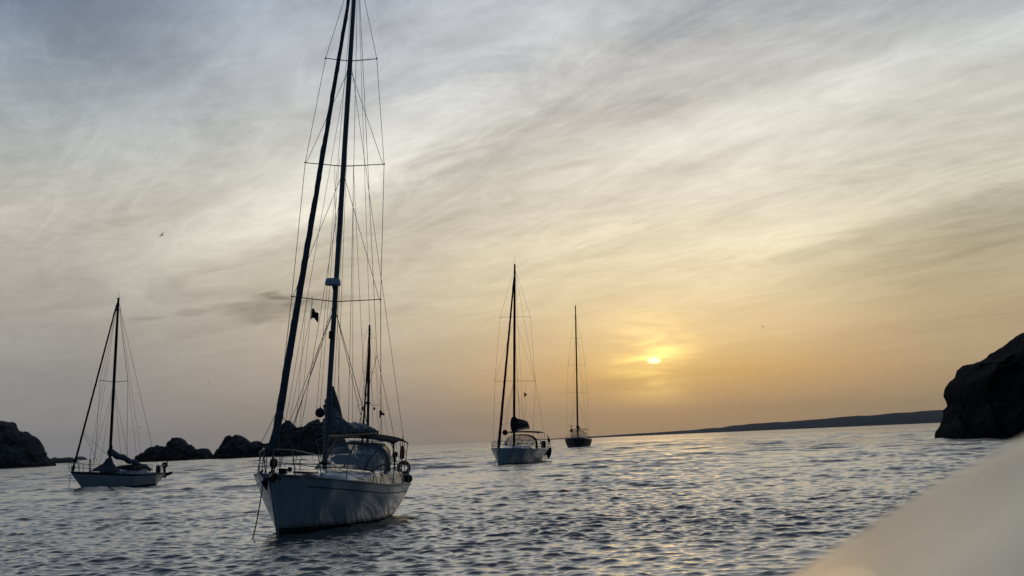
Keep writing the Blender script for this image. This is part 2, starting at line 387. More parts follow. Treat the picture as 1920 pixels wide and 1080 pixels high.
    def ns(scale, det, sy=1.0):
        mp = t.nodes.new('ShaderNodeMapping'); mp.inputs['Scale'].default_value = (1, sy, 1); L.new(geo.outputs['Position'], mp.inputs[0])
        n = t.nodes.new('ShaderNodeTexNoise'); n.inputs['Scale'].default_value = scale; n.inputs['Detail'].default_value = det; n.inputs['Roughness'].default_value = .55; n.inputs['Distortion'].default_value = .4
        L.new(mp.outputs[0], n.inputs['Vector']); return n.outputs['Fac']
    b1 = t.nodes.new('ShaderNodeBump'); b1.inputs['Distance'].default_value = .022; L.new(ns(6.5, 5, 1.2), b1.inputs['Height']); L.new(mr(30, 300, .55, 1.0), b1.inputs['Strength'])
    b2 = t.nodes.new('ShaderNodeBump'); b2.inputs['Distance'].default_value = .32; L.new(ns(.9, 3, 1.7), b2.inputs['Height']); L.new(mr(50, 300, .0, 1.0), b2.inputs['Strength'])
    gust = t.nodes.new('ShaderNodeMapRange'); L.new(ns(.035, 4, .30), gust.inputs[0])
    for q, v in zip((1, 2, 3, 4), (.35, .65, .35, 1.15)): gust.inputs[q].default_value = v
    def mulg(sock):
        n = t.nodes.new('ShaderNodeMath'); n.operation = 'MULTIPLY'; L.new(sock, n.inputs[0]); L.new(gust.outputs[0], n.inputs[1]); return n.outputs[0]
    L.new(mulg(mr(50, 300, .0, 1.0)), b2.inputs['Strength'])
    b3 = t.nodes.new('ShaderNodeBump'); b3.inputs['Distance'].default_value = 2.0; L.new(ns(.16, 4, .45), b3.inputs['Height']); L.new(mulg(mr(120, 900, .0, 1.0)), b3.inputs['Strength'])
    L.new(b1.outputs[0], b2.inputs['Normal']); L.new(b2.outputs[0], b3.inputs['Normal']); L.new(b3.outputs[0], p.inputs['Normal'])
    L.new(mr(40, 900, .04, .2), p.inputs['Roughness'])
    gl = t.nodes.new('ShaderNodeBsdfGlossy'); gl.inputs['Roughness'].default_value = .06; gl.inputs[0].default_value = (.97, .96, .94, 1)
    for lk in p.inputs['Normal'].links: L.new(lk.from_socket, gl.inputs['Normal']); break
    mxs = t.nodes.new('ShaderNodeMixShader'); mxs.inputs[0].default_value = .28; L.new(p.outputs[0], mxs.inputs[1]); L.new(gl.outputs[0], mxs.inputs[2]); L.new(mxs.outputs[0], t.nodes['Material Output'].inputs[0])
    me.materials.append(mm)
sea()

# ------------------------------------------------------------------ rocks, cliff, far coast
def rock(name, label, cat, outline, Y, T, seed, amp=.05, m='rockm', ns=300, nr=70, group=None, slant=0.0, cpx=None):
    # outline is the skyline as sight lines; the rock itself bulges T metres fore and aft of it
    rg = random.Random(int(seed*10)); O = outline
    for _ in range(2):
        N_ = [O[0]]
        for a, b in zip(O, O[1:]):
            l = math.hypot(b[0]-a[0], b[1]-a[1]); k = .11*min(l, 14)
            N_ += [((a[0]+b[0])/2+rg.uniform(-k, k), (a[1]+b[1])/2+rg.uniform(-k, k)), b]
        O = N_
    P = [at(x, y, Y+T) for x, y in O]
    pts = [Vector((p.x, p.z)) for p in P]
    lo = -3.0*max(1, T/15)
    pts = [Vector((pts[0].x, lo))] + pts + [Vector((pts[-1].x, lo))]
    L_ = [0]
    for a, b in zip(pts, pts[1:]): L_.append(L_[-1]+(b-a).length)
    def arc(s):
        for i in range(len(pts)-1):
            if s <= L_[i+1]: return pts[i].lerp(pts[i+1], (s-L_[i])/max(1e-6, L_[i+1]-L_[i]))
        return pts[-1]
    W_ = abs(pts[-1].x-pts[0].x); cx = (pts[0].x+pts[-1].x)/2; S = W_
    def rim(k): return arc(L_[-1]*k/ns)
    mb = MB(); rings = []; VS = 3.2
    Hm = max(p.y for p in pts); cz = lo
    if cpx: q_ = at(cpx[0], cpx[1], Y+T); cx, cz = q_.x, q_.z
    for side in (-1, 1):
        rr = []
        for i in range(nr+1):
            q = 1-i/nr
            if side == 1 and i == nr: pass
            dep = math.sqrt(max(0, 1-q**2.6)) if q < 1 else 0
            ring = []
            for k in range(ns+1):
                e = rim(k); x = cx+(e.x-cx)*q; z = cz+(e.y-cz)*q
                v = Vector((x, Y+T+(-T if side < 0 else T*.2)*dep+slant*(x-cx), z))
                nz = Vector((v.x, v.y, v.z*1.4))*(1.0/Hm)
                d = noise.fractal(nz*1.6+Vector((seed, 0, 0)), .75, 2.1, 8) + .9*(noise.ridged_multi_fractal(nz*2.6+Vector((0, seed, 0)), .8, 2.3, 7, 1, 2)-.9)
                fr = .35+.65*(1-q)**.35
                dd, pp = noise.voronoi(nz*VS*Vector((1, 1, 1.5)).x+Vector((seed, seed, 0)))
                d += 2.3*(noise.cell(pp[0]*7.3)-.5)*min(1, (dd[1]-dd[0])*6) - .7*max(0, .10-(dd[1]-dd[0]))*8
                amt = amp*Hm*d
                v += Vector((amt*.18*fr*math.sin(seed+v.z), side*amt*2.6*min(1, dep*1.5)*(1 if side < 0 else .3), amt*.4*(q > .4)))
                ring.append(v)
            rr.append(ring)
        rings.append(rr)
    for side, rr in zip((-1, 1), rings):
        vs = [p for r_ in rr for p in r_]; n = ns+1; fs = []
        for i in range(nr):
            for k in range(ns):
                f = (i*n+k, i*n+k+1, (i+1)*n+k+1, (i+1)*n+k); fs.append(f if side == 1 else f[::-1])
        mb.add(vs, fs)
    o = mb.build(name, m)
    for p in o.data.polygons: p.use_smooth = True
    o.data.set_sharp_from_angle(angle=R(28))
    tag(o, label, cat, group); return o
rock('sea_rock', 'tall rounded rock at the left edge behind the small sloop', 'rock', [(-260, 810), (-200, 780), (-120, 785), (-40, 782), (0, 791), (24, 793), (40, 804), (50, 807), (58, 816), (68, 818), (75, 828), (79, 842), (84, 847), (83, 856), (89, 861), (97, 867), (104, 872)], 660, 30, 3.0, .045, slant=.1)
rock('sea_rock', 'low flat ledge of rock beside the tall rounded rock', 'rock', [(92, 868), (98, 859), (104, 857), (122, 857.5), (138, 858.5), (143, 862), (149, 866)], 1250, 22, 5.0, .03, ns=60, nr=16)
rock('distant_islet', 'faint hazy islet on the horizon behind the small sloop', 'islet', [(141, 860), (145, 856.4), (153, 856), (160, 858), (164, 860.6)], 4800, 40, 7.0, .02, m='hillm', ns=40, nr=10)
rock('sea_rock', 'low humped rock between the small sloop and the middle rock', 'rock', [(252, 862), (262, 850), (275, 844), (284, 838), (294, 834), (302, 836), (312, 838), (318, 828), (326, 821), (334, 821), (344, 823), (352, 831), (364, 837), (370, 843), (383, 841), (394, 845), (401, 852), (408, 861)], 700, 16, 9.0, .05)
rock('sea_rock', 'middle rock with a notched peak left of the furled headsail', 'rock', [(398, 861), (405, 846), (414, 833), (423, 820), (431, 814), (436, 818), (444, 814), (455, 818), (463, 823), (470, 830), (477, 827), (488, 829), (494, 832), (503, 829), (515, 832), (530, 845), (540, 856)], 650, 16, 12.5, .05)
rock('sea_rock', 'largest craggy rock mass rising behind the mast of the near yacht', 'rock', [(500, 856), (509, 828), (517, 808), (524, 798), (533, 792), (539, 786), (546, 787), (551, 795), (556, 801), (560, 801), (572, 799), (578, 796), (584, 790), (596, 786), (603, 790), (613, 787), (622, 796), (634, 806), (645, 818), (652, 832), (660, 850)], 640, 20, 17.0, .05)
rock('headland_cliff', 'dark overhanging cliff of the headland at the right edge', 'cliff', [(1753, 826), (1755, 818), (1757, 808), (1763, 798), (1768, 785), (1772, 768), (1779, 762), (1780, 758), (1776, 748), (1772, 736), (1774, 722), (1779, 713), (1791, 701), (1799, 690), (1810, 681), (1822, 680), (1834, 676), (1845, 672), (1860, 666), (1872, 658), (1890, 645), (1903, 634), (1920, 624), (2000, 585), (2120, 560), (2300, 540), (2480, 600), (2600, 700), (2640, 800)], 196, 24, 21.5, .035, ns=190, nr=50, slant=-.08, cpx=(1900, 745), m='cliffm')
def coast():
    prof_ = [(905, .2), (960, .6), (1120, 3.5), (1200, 5.5), (1290, 7.5), (1310, 9.5), (1340, 10), (1360, 13.5), (1400, 15.5), (1500, 18.5), (1560, 21), (1620, 24), (1680, 26), (1755, 27.5), (1900, 30), (2100, 33), (2400, 28), (2700, 18), (2900, 2)]
    Y = 4700; prof_ = [(px, h*Y/3000*.82) for px, h in prof_]; mb = MB(); rings = []
    for i in range(281):
        px = 905+(2900-905)*i/280; h = [lerp(a[1], b[1], (px-a[0])/(b[0]-a[0])) for a, b in zip(prof_, prof_[1:]) if a[0] <= px <= b[0]][0]
        X = (px-960)/3000*Y; h *= 1+.10*noise.noise(Vector((X*.006, 0, 2)))+.04*noise.noise(Vector((X*.03, 5, 2)))
        ring = []
        for j in range(13):
            u = j/12; dep = (u-.0)*700; f = math.sin(math.pi*min(1, u*1.0))**.8 if 0 < u < 1 else 0
            f = min(1, f*1.02)
            ring.append((X*(1+dep/Y*1.0), Y+dep+40*noise.noise(Vector((X*.004, 1, 1))), -1.5+(h+1.5)*f*(1+.12*noise.noise(Vector((X*.01, u*6, 0))))*(Y+dep)/Y))
        rings.append(ring)
    mb.loft(rings, closed=False, cap=False)
    o = recalc(mb.build('hills', 'hillm')); o['kind'] = 'structure'; o['label'] = 'long low hazy coast along the right horizon'
coast()

# ------------------------------------------------------------------ yachts
class Yacht:
    def __init__(s, name, label, S):
        s.S = S; s.root = empty(name, label, S.get('cat', 'sailing yacht'), 'sailing yachts at anchor in the bay')
        a = S['yaw']; s.root.location = S['loc']; s.root.rotation_euler = (S['heel'], S.get('trim', 0), math.pi/2-a)
        bpy.context.view_layer.update()
        s.L = S['L']; s.B = S['B']
    def sheer(s, t): S = s.S; return lerp(lerp(S['fb'], S['fm'], min(1, t*2)), S['fs'], max(0, t*2-1)) - .03*math.sin(math.pi*t)*0
    def bd(s, t): return s.B/2*prof(s.S.get('plan', [(0, .02), (.08, .24), (.2, .52), (.38, .84), (.58, 1), (.8, .95), (1, .76)]), t)
    def yy(s, t, z):
        dr = s.S.get('draft', .5)*prof([(0, .25), (.3, .9), (.5, 1), (.8, .7), (1, .25)], t)
        sh = s.sheer(t); v = max(0, min(1, (z+dr)/(sh+dr))); p = prof([(0, .85), (.12, .62), (.4, .40), (.7, .33), (1, .38)], t)*s.S.get('pf', 1)
        y = s.bd(t)*v**p
        return y
    def xx(s, t, z):
        sh = s.sheer(t); rk = s.S.get('rake', .8)*(1-t)**6; tr = s.S.get('counter', .25)*t**10
        return s.L*t + rk*(1-z/sh) - tr*(1-z/sh)*(1 if tr else 1)
    def deckz(s, t, y=0): return s.sheer(t)-.05+.05*(1-(y/max(.1, s.bd(t)))**2)
    def P(s, x, y, above=0.0): t = x/s.L; return Vector((x, y, s.deckz(t, y)+above))
    def rail(s, x, side, above=0.0, inset=.06): t = x/s.L; return Vector((x, side*(s.bd(t)-inset), s.sheer(t)+above))
    def strip(s, z0f, z1f, name, m, off=0.0, parent=None, nz=7, t0=0, t1=1.0, close=False, nt_=44):
        mb = MB(); parent = parent or s.root
        for side in (1, -1):
            rings = []
            for i in range(nt_+1):
                t = t0+(t1-t0)*(i/nt_)**(1.25 if t0 == 0 else 1); ring = []
                for j in range(nz+1):
                    z = lerp(z0f(t), z1f(t), j/nz); ring.append((s.xx(t, z)-(off if t < .02 else 0), side*(s.yy(t, z)+off), z))
                rings.append(ring)
            mb.loft(rings, closed=False, cap=False)
            if close:
                if side == 1: A_ = rings[-1]
                else: mb.loft([A_, rings[-1]], closed=False, cap=False)
        return recalc(mb.build(name, m, parent))
    def hull(s):
        S = s.S; zb = S.get('boot', .16)
        s.strip(lambda t: zb, lambda t: s.sheer(t), 'hull', S.get('hullmat', 'gelcoat'), close=True, nz=12)
        s.strip(lambda t: -S.get('draft', .5)*prof([(0, .25), (.3, .9), (.5, 1), (.8, .7), (1, .25)], t), lambda t: zb, 'antifouling', 'antifoul', close=True, off=.0)
        # stem post closing the two sides
        mb = MB(); mb.tube([(s.xx(0, z)-.0, 0, z) for z in np.linspace(-.1, s.sheer(0), 8)], s.bd(0)*1.15+.005, 10); mb.build('stem', S.get('hullmat', 'gelcoat'), s.root)
        if S.get('cove'): s.strip(lambda t: s.sheer(t)-S['cove'], lambda t: s.sheer(t)-S['cove']+.035, 'cove_stripe', 'navy', off=.004, nz=1, t0=.10, t1=.93)
        if S.get('bootline'): s.strip(lambda t: zb+.03, lambda t: zb+.06, 'waterline_stripe', S['bootline'], off=.004, nz=1, t0=0.005, t1=.985)
        mb = MB(); rings = []
        for i in range(31):
            t = i/30; rings.append([(s.xx(t, s.sheer(t)), y*s.bd(t)*.995, s.deckz(t, y*s.bd(t))) for y in np.linspace(-1, 1, 9)])
        mb.loft(rings, closed=False, cap=False); recalc(mb.build('deck', S.get('deckmat', 'deck_paint'), s.root))
        for side in (1, -1):
            mb = MB(); mb.tube([(s.xx(t, s.sheer(t)), side*s.bd(t), s.sheer(t)+.012) for t in np.linspace(0, 1, 30)], (.03, .022), 6)
            mb.build('toe_rail', S.get('railmat', 'alu'), s.root)
    def cabin(s, x0, x1, h, wf, win=None, name='cabin', m='gelcoat', xs=None, hf=None):
        mb = MB(); rings = []; n = 16
        def sec(x):
            u = (x-x0)/(x1-x0); w = s.bd(x/s.L)*wf*prof([(0, .45), (.35, .85), (1, 1)], u)
            hh = h*(prof([(0, .05), (.18, .55), (.5, .9), (.85, 1), (1, .98)], u) if hf is None else prof(hf, u))
            z = s.sheer(x/s.L)-.03
            return w, hh, z
        s.csec = sec
        for i in range(n+1):
            x = lerp(x0, x1, i/n); w, hh, z = sec(x)
            rings.append([(x, y*w, z+q*hh) for y, q in ((-1, -.1), (-.93, .55), (-.85, .86), (-.7, .98), (0, 1.08), (.7, .98), (.85, .86), (.93, .55), (1, -.1))])
        mb.loft(rings); o = recalc(mb.build(name, m, s.root))
        for (a, b, lo, hi, sl) in (win or []):
            for side in (1, -1):
                def sp(x, q, off):
                    w, hh, z = sec(x); f = lerp(1, .93, (q+.1)/.65) if q < .55 else lerp(.93, .85, (q-.55)/.31)
                    return Vector((x, side*(w*f+off), z+q*hh))
                q4 = [(a, lo), (b, lo), (b-sl, hi), (a-sl, hi)]
                wb = MB(); ou = [sp(x, q, .012) for x, q in q4]; inn = [sp(x, q, -.01) for x, q in q4]
                wb.add(ou+inn, [(0, 1, 2, 3), (7, 6, 5, 4), (0, 4, 5, 1), (1, 5, 6, 2), (2, 6, 7, 3), (3, 7, 4, 0)])
                recalc(wb.build('cabin_window', 'glass', o, smooth=False))
        return o
    def mast(s, x, z0, z1, r=.085, rake=0.0, m='alu', headoff=0.0):
        s.mx, s.mz0, s.mz1, s.rk = x, z0, z1, rake
        mb = MB(); mb.tube([s.mp(z) for z in np.linspace(z0, z1, 12)], [(r*1.35 if i < 9 else r*(1.35-.12*(i-8)), r if i < 9 else r*(1-.1*(i-8))) for i in range(12)], 14)
        mo = mb.build('mast', m, s.root)
        b = MB(); b.box(s.mp(z0+.03)+Vector((0, 0, 0)), (r*3.4, r*3, .08)); b.build('mast_collar', 'black', mo)
        b = MB(); b.tube([s.mp(z1), s.mp(z1+.6*r/.085)], .008); b.box(s.mp(z1+.04), (.3*r/.085, .09, .06))
        b.tube([s.mp(z1+.05)+Vector((.1, 0, 0)), s.mp(z1+.3)+Vector((.15, .05, 0)), s.mp(z1+.3)+Vector((.3, .1, 0))], .006); b.build('masthead_fitting', 'black', mo)
        return mo
    def mp(s, z, dx=0, dy=0): return Vector((s.mx+(z-s.mz0)*math.sin(s.rk)+dx, dy, z))
    def spreader(s, z, half, up=.05, sweep=.0, r=.028):
        tips = []
        for side in (1, -1):
            b = MB(); t = s.mp(z)+Vector((sweep, side*half, up)); b.tube([s.mp(z)+Vector((0, side*.05, 0)), t], [(r*.6, r*1.5), (r*.5, r*.9)], 8)
            b.ball(t, r*1.15); b.build('spreader', 'black' if s.S.get('dark_rig') else 'alu', s.root); tips.append(t)
        return tips
    def line(s, a, b, r=.007, name='shroud', m='wire', sag=0.0, n=6):
        mb = MB(); a = Vector(a); b = Vector(b); k = 1 if not sag else n
        mb.tube([a.lerp(b, i/k)-Vector((0, 0, 4*sag*(i/k)*(1-i/k))) for i in range(k+1)], r, 6); return mb.build(name, m, s.root)
    def stanchions(s, xs, h=.62, r=.014, names=True, x_bow=.9, x_stern=None):
        for side in (1, -1):
            tops = []
            for x in xs:
                b = MB(); p = s.rail(x, side); b.tube([p-Vector((0, 0, .03)), p+Vector((0, side*.02, h))], r, 6); b.ball(p+Vector((0, 0, .0)), (r*2, r*2, .02), 8, 4); b.build('stanchion', 'steel', s.root)
            for k, hh in (('lifeline', h), ('lifeline', h*.5)):
                b = MB(); b.tube([s.rail(x, side, hh)+Vector((0, side*.02, 0)) for x in [x_bow]+list(xs)+[x_stern or s.L*.93]], r*.36, 5); b.build(k, 'wire', s.root)
    def pulpit(s, h=.66, r=.014, ln=1.35):
        for side in (1, -1):
            b = MB(); f0 = Vector((s.xx(0, s.sheer(0))-.10, side*.13, s.sheer(0)+h)); bk = s.rail(ln, side, h-.04)
            md = s.rail(ln*.45, side, h+.03)
            b.tube([f0-Vector((-.18, 0, h-.0)), f0-Vector((.04, 0, .12)), f0, md.lerp(f0, .4)+Vector((0, side*.03, .01)), md, bk, bk-Vector((-.12, 0, .12)), s.rail(ln+.2, side)], r, 7)
            b.tube([s.rail(ln*.5, side), s.rail(ln*.42, side, h+.02)], r, 6)
            b.tube([f0-Vector((-.12, 0, h*.5)), s.rail(ln*.45, side, h*.5), s.rail(ln+.15, side, h*.46)], r*.8, 6)
            b.build('pulpit_rail', 'steel', s.root)
    def pushpit(s, h=.64, r=.014, ln=1.3):
        for side in (1, -1):
            b = MB(); L = s.L
            b.tube([s.rail(L-ln, side), s.rail(L-ln, side, h), s.rail(L-.1, side, h), Vector((L-.06, side*.45, s.sheer(1)+h)), Vector((L-.06, side*.4, s.sheer(1)))], r, 7)
            b.tube([s.rail(L-ln, side, h*.5), s.rail(L-.1, side, h*.5), Vector((L-.06, side*.43, s.sheer(1)+h*.5))], r*.8, 6)
            b.tube([s.rail(L-.12, side), s.rail(L-.12, side, h)], r, 6)
            b.build('pushpit_rail', 'steel', s.root)
    def furled(s, a, b, r0, r1, m='uv_cloth', lumps=.12, flare=True, seed=0.0, name='furled_headsail', n=70):
        a = Vector(a); b = Vector(b); pts = []; rs = []
        for i in range(n+1):
            u = i/n; k = noise.noise(Vector((u*38, seed, 0))); k2 = noise.noise(Vector((u*16, seed, 9)))
            p = a.lerp(b, u); r = lerp(r0, r1, u**.8)*(1+lumps*k)
            if flare and u < .05: r *= lerp(1.25, 1, u/.05)
            if u > .985: r *= .4
            pts.append(p+Vector((k2*.022*r0/.12*lumps/.12, k*.015, 0))); rs.append((r*1.05, r*.92))
        mb = MB(); mb.tube(pts, rs, 12); o = mb.build(name, m, s.root)
        # spiral edge of the rolled cloth
        d = (b-a).normalized(); e = Vector((0, 1, 0)); e = (e-d*e.dot(d)).normalized(); g = d.cross(e); sp_ = []
        for i in range(0, n*6):
            u = .02+.95*i/(n*6); j = min(n, int(u*n)); an = u*s.S.get('turns', 55)
            sp_.append(pts[j].lerp(pts[min(n, j+1)], u*n-j)+(e*math.cos(an)+g*math.sin(an))*rs[j][1]*1.0)
        q = MB(); q.tube(sp_, r0*.07, 5); q.build('leech_edge', m, o)
        return o
    def hood(s, x0, x1, w, h, m='vinyl', rim='grey_canvas', x2=None, base=0.0, panes=True, y0=0.0):
        # arched sprayhood: a sloping clear front, then a short fabric roof
        def arch(x, w_, h_, z, n=18): return [Vector((x, y0+w_*math.copysign(abs(math.cos(math.pi*i/n))**.75, math.cos(math.pi*i/n)), z+h_*math.sin(math.pi*i/n)**.7)) for i in range(n+1)]
        z = base; A0 = arch(x0, w*.86, h*.12, z); A1 = arch(lerp(x0, x1, .72), w*.97, h*.93, z); A2 = arch(x1, w, h, z)
        root = s.root
        b = MB(); rings = [[A0[i].lerp(A1[i], k/6)+Vector((0, 0, .06*math.sin(math.pi*k/6))) for i in range(19)] for k in range(7)]
        b.loft(rings, closed=False, cap=False); o = recalc(b.build('sprayhood', m, root, solid=.004))
        b = MB(); b.loft([A1, A2], closed=False, cap=False); recalc(b.build('sprayhood_roof', rim, o, solid=.008))
        for A_ in (A1, A2):
            b = MB(); b.tube([p+Vector((0, 0, .01)) for p in A_], .018, 6); b.build('sprayhood_frame', 'steel' if m == 'vinyl' else rim, o)
        b = MB(); b.tube(A0, .02, 6)
        for i in (5, 9, 13) if panes else (3, 15): b.tube([rings[k][i]+Vector((0, 0, .006)) for k in range(7)], .022, 6)
        b.tube([rings[k][1] for k in range(7)], .03, 6); b.tube([rings[k][17] for k in range(7)], .03, 6)
        b.build('sprayhood_trim', rim, o)
        return o
    def bimini(s, x0, x1, w, z, m='dark_canvas', drop=.16, foot=1.0):
        b = MB(); rings = []
        for i in range(9):
            u = i/8; x = lerp(x0, x1, u); zz = z-.10*(2*u-1)**2-.02*math.sin(u*9)
            rings.append([Vector((x, w*math.sin(a), zz+drop*math.cos(a)-drop-.03*(abs(math.sin(a)) > .98))) for a in np.linspace(-1.45, 1.45, 15)])
        b.loft(rings, closed=False, cap=False); o = recalc(b.build('bimini', m, s.root, solid=.02))
        for j, i in enumerate((0, 4, 8)):
            q = MB(); a, e = rings[i][0], rings[i][-1]; t = foot
            q.tube([Vector((t, a.y*1.02, s.sheer(t/s.L))), a.lerp(rings[i][1], .5)+Vector((0, 0, -.02))] + [p-Vector((0, 0, .02)) for p in rings[i][1:-1]] + [e-Vector((0, 0, .02)), Vector((t, e.y*1.02, s.sheer(t/s.L)))], .014, 6)
            q.build('bimini_frame', 'steel', o)
        return o
    def sailheap(s, x0, x1, z0, z1, hs, wd, m='sailcloth', seed=1.0, swing=0.0, crumple=1.0, name='mainsail'):
        mb = MB(); rings = []; n = 60; kk = 40
        for i in range(n+1):
            u = i/n; x = lerp(x0, x1, u); zb = lerp(z0, z1, u); h = prof(hs, u); w = prof(wd, u); ring = []
            yc = swing*(x-x0)
            for k in range(kk):
                a = 2*math.pi*k/kk; c, sn = math.cos(a), math.sin(a)
                y = w*c*(1-.45*max(0, sn)); z = zb + (h*(sn*.5+.5) if sn > 0 else h*.5*(1+sn*.9))
                q = Vector((x*2.2, y*3+seed, z*2.2)); d = noise.fractal(q*1.6, 1, 2, 4)*crumple; f = math.sin(x*9+z*7+3*noise.noise(q))*.35*crumple
                ring.append(Vector((x+d*.06, yc+y+(d*.09+f*.045)*(.5+h), z+(d*.06)*(.4+h)*(sn > -.5))))
            rings.append(ring)
        mb.loft(rings); return recalc(mb.build(name, m, s.root))
    def boom(s, x0, x1, z0, z1, r=.07, swing=0.0):
        b = MB(); b.tube([(x0, 0, z0), (x1, swing*(x1-x0), z1)], (r*1.3, r), 12); o = b.build('boom', 'alu', s.root)
        b = MB(); b.box((x1, swing*(x1-x0), z1), (.08, r*2.3, r*3)); b.build('boom_end', 'black', o); return o

GP = 'sailing yachts at anchor in the bay'
# ---- the near yacht
S1 = dict(L=12.2, B=3.75, plan=[(0, .016), (.04, .19), (.1, .39), (.2, .64), (.38, .90), (.58, 1), (.8, .92), (1, .62)], fb=1.68, fm=1.28, fs=1.12, yaw=R(8.6), heel=R(5.1), loc=(-6.86, 43.1, 0), rake=1.1, draft=.55, boot=.20, cove=.26, bootline='gold', counter=.35)
Y1 = Yacht('sailing_yacht', 'large white sloop, nearest of the yachts, with radar dome and crumpled mainsail', S1); Y1.hull(); r1 = Y1.root
Y1.cabin(3.0, 8.6, .42, .66, win=[(5.9, 6.55, .22, .62, .12), (6.75, 7.3, .22, .62, .12), (7.5, 7.95, .22, .62, .10), (8.1, 8.45, .22, .62, .08)])
b = MB(); b.box(Y1.P(3.5, 0, .2), (.6, .6, .06)); b.build('hatch', 'glass', r1, bevel=.015)
b = MB(); b.box(Y1.P(2.1, 0, .06), (.55, .5, .06)); b.build('hatch', 'glass', r1, bevel=.015)
for side in (1, -1):
    b = MB(); b.tube([Y1.P(x, side*.85*1.0, z_) for x, z_ in ((4.2, .40), (4.25, .46), (7.9, .52), (7.95, .44))], .014, 6); b.build('grab_rail', 'teak', r1)
mz = 1.84; Y1.mast(5.5, mz, 17.75, .078, R(2.0))
sp_ = [(6.78, 1.40), (10.98, 1.255), (14.3, .82)]
tips = [Y1.spreader(z, h, .12 if z < 8 else .10, .10, .026) for z, h in sp_]
cp = [Vector((5.75, sd*1.72, Y1.sheer(.456))) for sd in (1, -1)]; cp2 = [Vector((5.35, sd*1.70, Y1.sheer(.43))) for sd in (1, -1)]; cp3 = [Vector((6.1, sd*1.74, Y1.sheer(.48))) for sd in (1, -1)]
for k in (0, 1):
    Y1.line(cp[k], tips[0][k], .010); Y1.line(tips[0][k], tips[1][k], .009); Y1.line(tips[1][k], tips[2][k], .008); Y1.line(tips[2][k], Y1.mp(17.5), .008)
    Y1.line(cp2[k], Y1.mp(6.62), .008); Y1.line(cp3[k], Y1.mp(6.6), .010)
    Y1.line(tips[0][k]-Vector((0, tips[0][k].y*.03, 0)), Y1.mp(10.8), .008); Y1.line(tips[1][k]-Vector((0, tips[1][k].y*.03, 0)), Y1.mp(14.1), .008)
    # running backstays and topping lift falls
    Y1.line(Vector((11.6, (1, -1)[k]*1.3, 1.2)), Y1.mp(14.4), .007, 'backstay')
for sd in (1, -1): Y1.line(Vector((11.9, sd*1.0, 1.3)), Vector((11.4, 0, 5.4)), .008, 'backstay')
Y1.line(Vector((11.4, 0, 5.4)), Y1.mp(17.7, .1), .008, 'backstay')
Y1.line(Vector((10.3, -.25, 3.1)), Y1.mp(17.6, .12), .006, 'topping_lift', 'rope')
Y1.line(Vector((8.2, -.1, 3.0)), Y1.mp(11.0, .05, -.3), .006, 'lazy_jack', 'rope'); Y1.line(Vector((9.2, -.3, 3.0)), Y1.mp(11.0, .05, -.3), .006, 'lazy_jack', 'rope'); Y1.line(Vector((7.4, .1, 3.0)), Y1.mp(11.0, .05, .3), .006, 'lazy_jack', 'rope')
Y1.line(Vector((3.6, .35, 1.95)), Y1.mp(10.2, -.1), .007, 'inner_stay'); Y1.line(Vector((3.2, .75, 1.8)), Y1.mp(14.0, -.1, .05), .006, 'halyard', 'rope')
Y1.line(Vector((3.9, .9, 1.7)), Y1.mp(6.6, -.08, .05), .007, 'halyard', 'rope'); Y1.line(Vector((5.0, .25, 2.0)), Y1.mp(17.4, -.1, .02), .006, 'halyard', 'rope'); Y1.line(Vector((5.35, -.22, 2.1)), Y1.mp(13.8, -.08, -.05), .006, 'halyard', 'rope')
Y1.line(Vector((5.9, -.6, 2.0)), Y1.mp(17.4, .1, -.03), .007, 'halyard', 'rope')
Y1.line(tips[0][0].lerp(Y1.mp(6.8), .35), Vector((5.3, .95, 1.6)), .005, 'flag_halyard', 'rope'); Y1.line(tips[0][0].lerp(Y1.mp(6.8), .5), Vector((5.2, 1.3, 1.6)), .005, 'flag_halyard', 'rope')
# the rolled genoa and its drum
fa = Vector((.22, 0, 2.25)); fz = Y1.mp(17.55, -.12)
Y1.furled(fa, fz, .125, .05, 'uv_cloth', .16)
b = MB(); b.tube([Vector((.22, 0, 1.66)), fa], .014); b.tube([Vector((.30, 0, 1.84)), Vector((.34, 0, 1.92)), Vector((.37, 0, 2.06)), Vector((.38, 0, 2.1))], [.05, .11, .11, .05], 12); b.build('furling_drum', 'black', r1)
Y1.line(Vector((1.0, .8, 2.1)), fa+Vector((.25, 0, 1.2)), .008, 'sheet', 'rope', .05); Y1.line(Vector((5.2, -1.3, 1.45)), fa+Vector((.3, -.1, 1.0)), .010, 'sheet', 'rope', .25, 10); Y1.line(Vector((5.6, .6, 1.9)), fa+Vector((.3, .05, 1.1)), .008, 'sheet', 'rope', .2, 10)
Y1.pulpit(.68, .016, 1.7); Y1.pushpit(.62, .015, 1.4); Y1.stanchions((3.2, 5.0, 6.9, 8.8), .62, .015, x_bow=1.7, x_stern=11.3)
Y1.boom(5.65, 10.6, 2.68, 2.76, .075, -.06)
Y1.sailheap(5.58, 10.4, 2.72, 2.80, [(0, 1.2), (.06, 1.05), (.16, .72), (.3, .42), (.45, .32), (.8, .28), (1, .12)], [(0, .08), (.1, .24), (.25, .28), (.6, .22), (1, .10)], 'sailcloth', 1.0, -.06, 2.1)
b = MB(); b.tube([Y1.mp(4.2, .12), Y1.mp(3.6, .50, -.05), Vector((6.5, -.08, 3.2))], [(.02, .10), (.05, .20), (.04, .16)], 8); b.build('sail_luff', 'sailcloth', r1)
Y1.line(Vector((5.7, 0, 2.1)), Vector((6.9, -.07, 2.80)), .035, 'kicker', 'alu')
b = MB(); b.box(Y1.mp(5.75, -.12), (.14, .16, .24)); b.build('steaming_light', 'black', r1, bevel=.02)
o = MB(); o.tube([Y1.mp(7.05, -.10), Y1.mp(7.2, -.30), Y1.mp(7.24, -.32)], .035); o.build('radar_bracket', 'alu', r1)
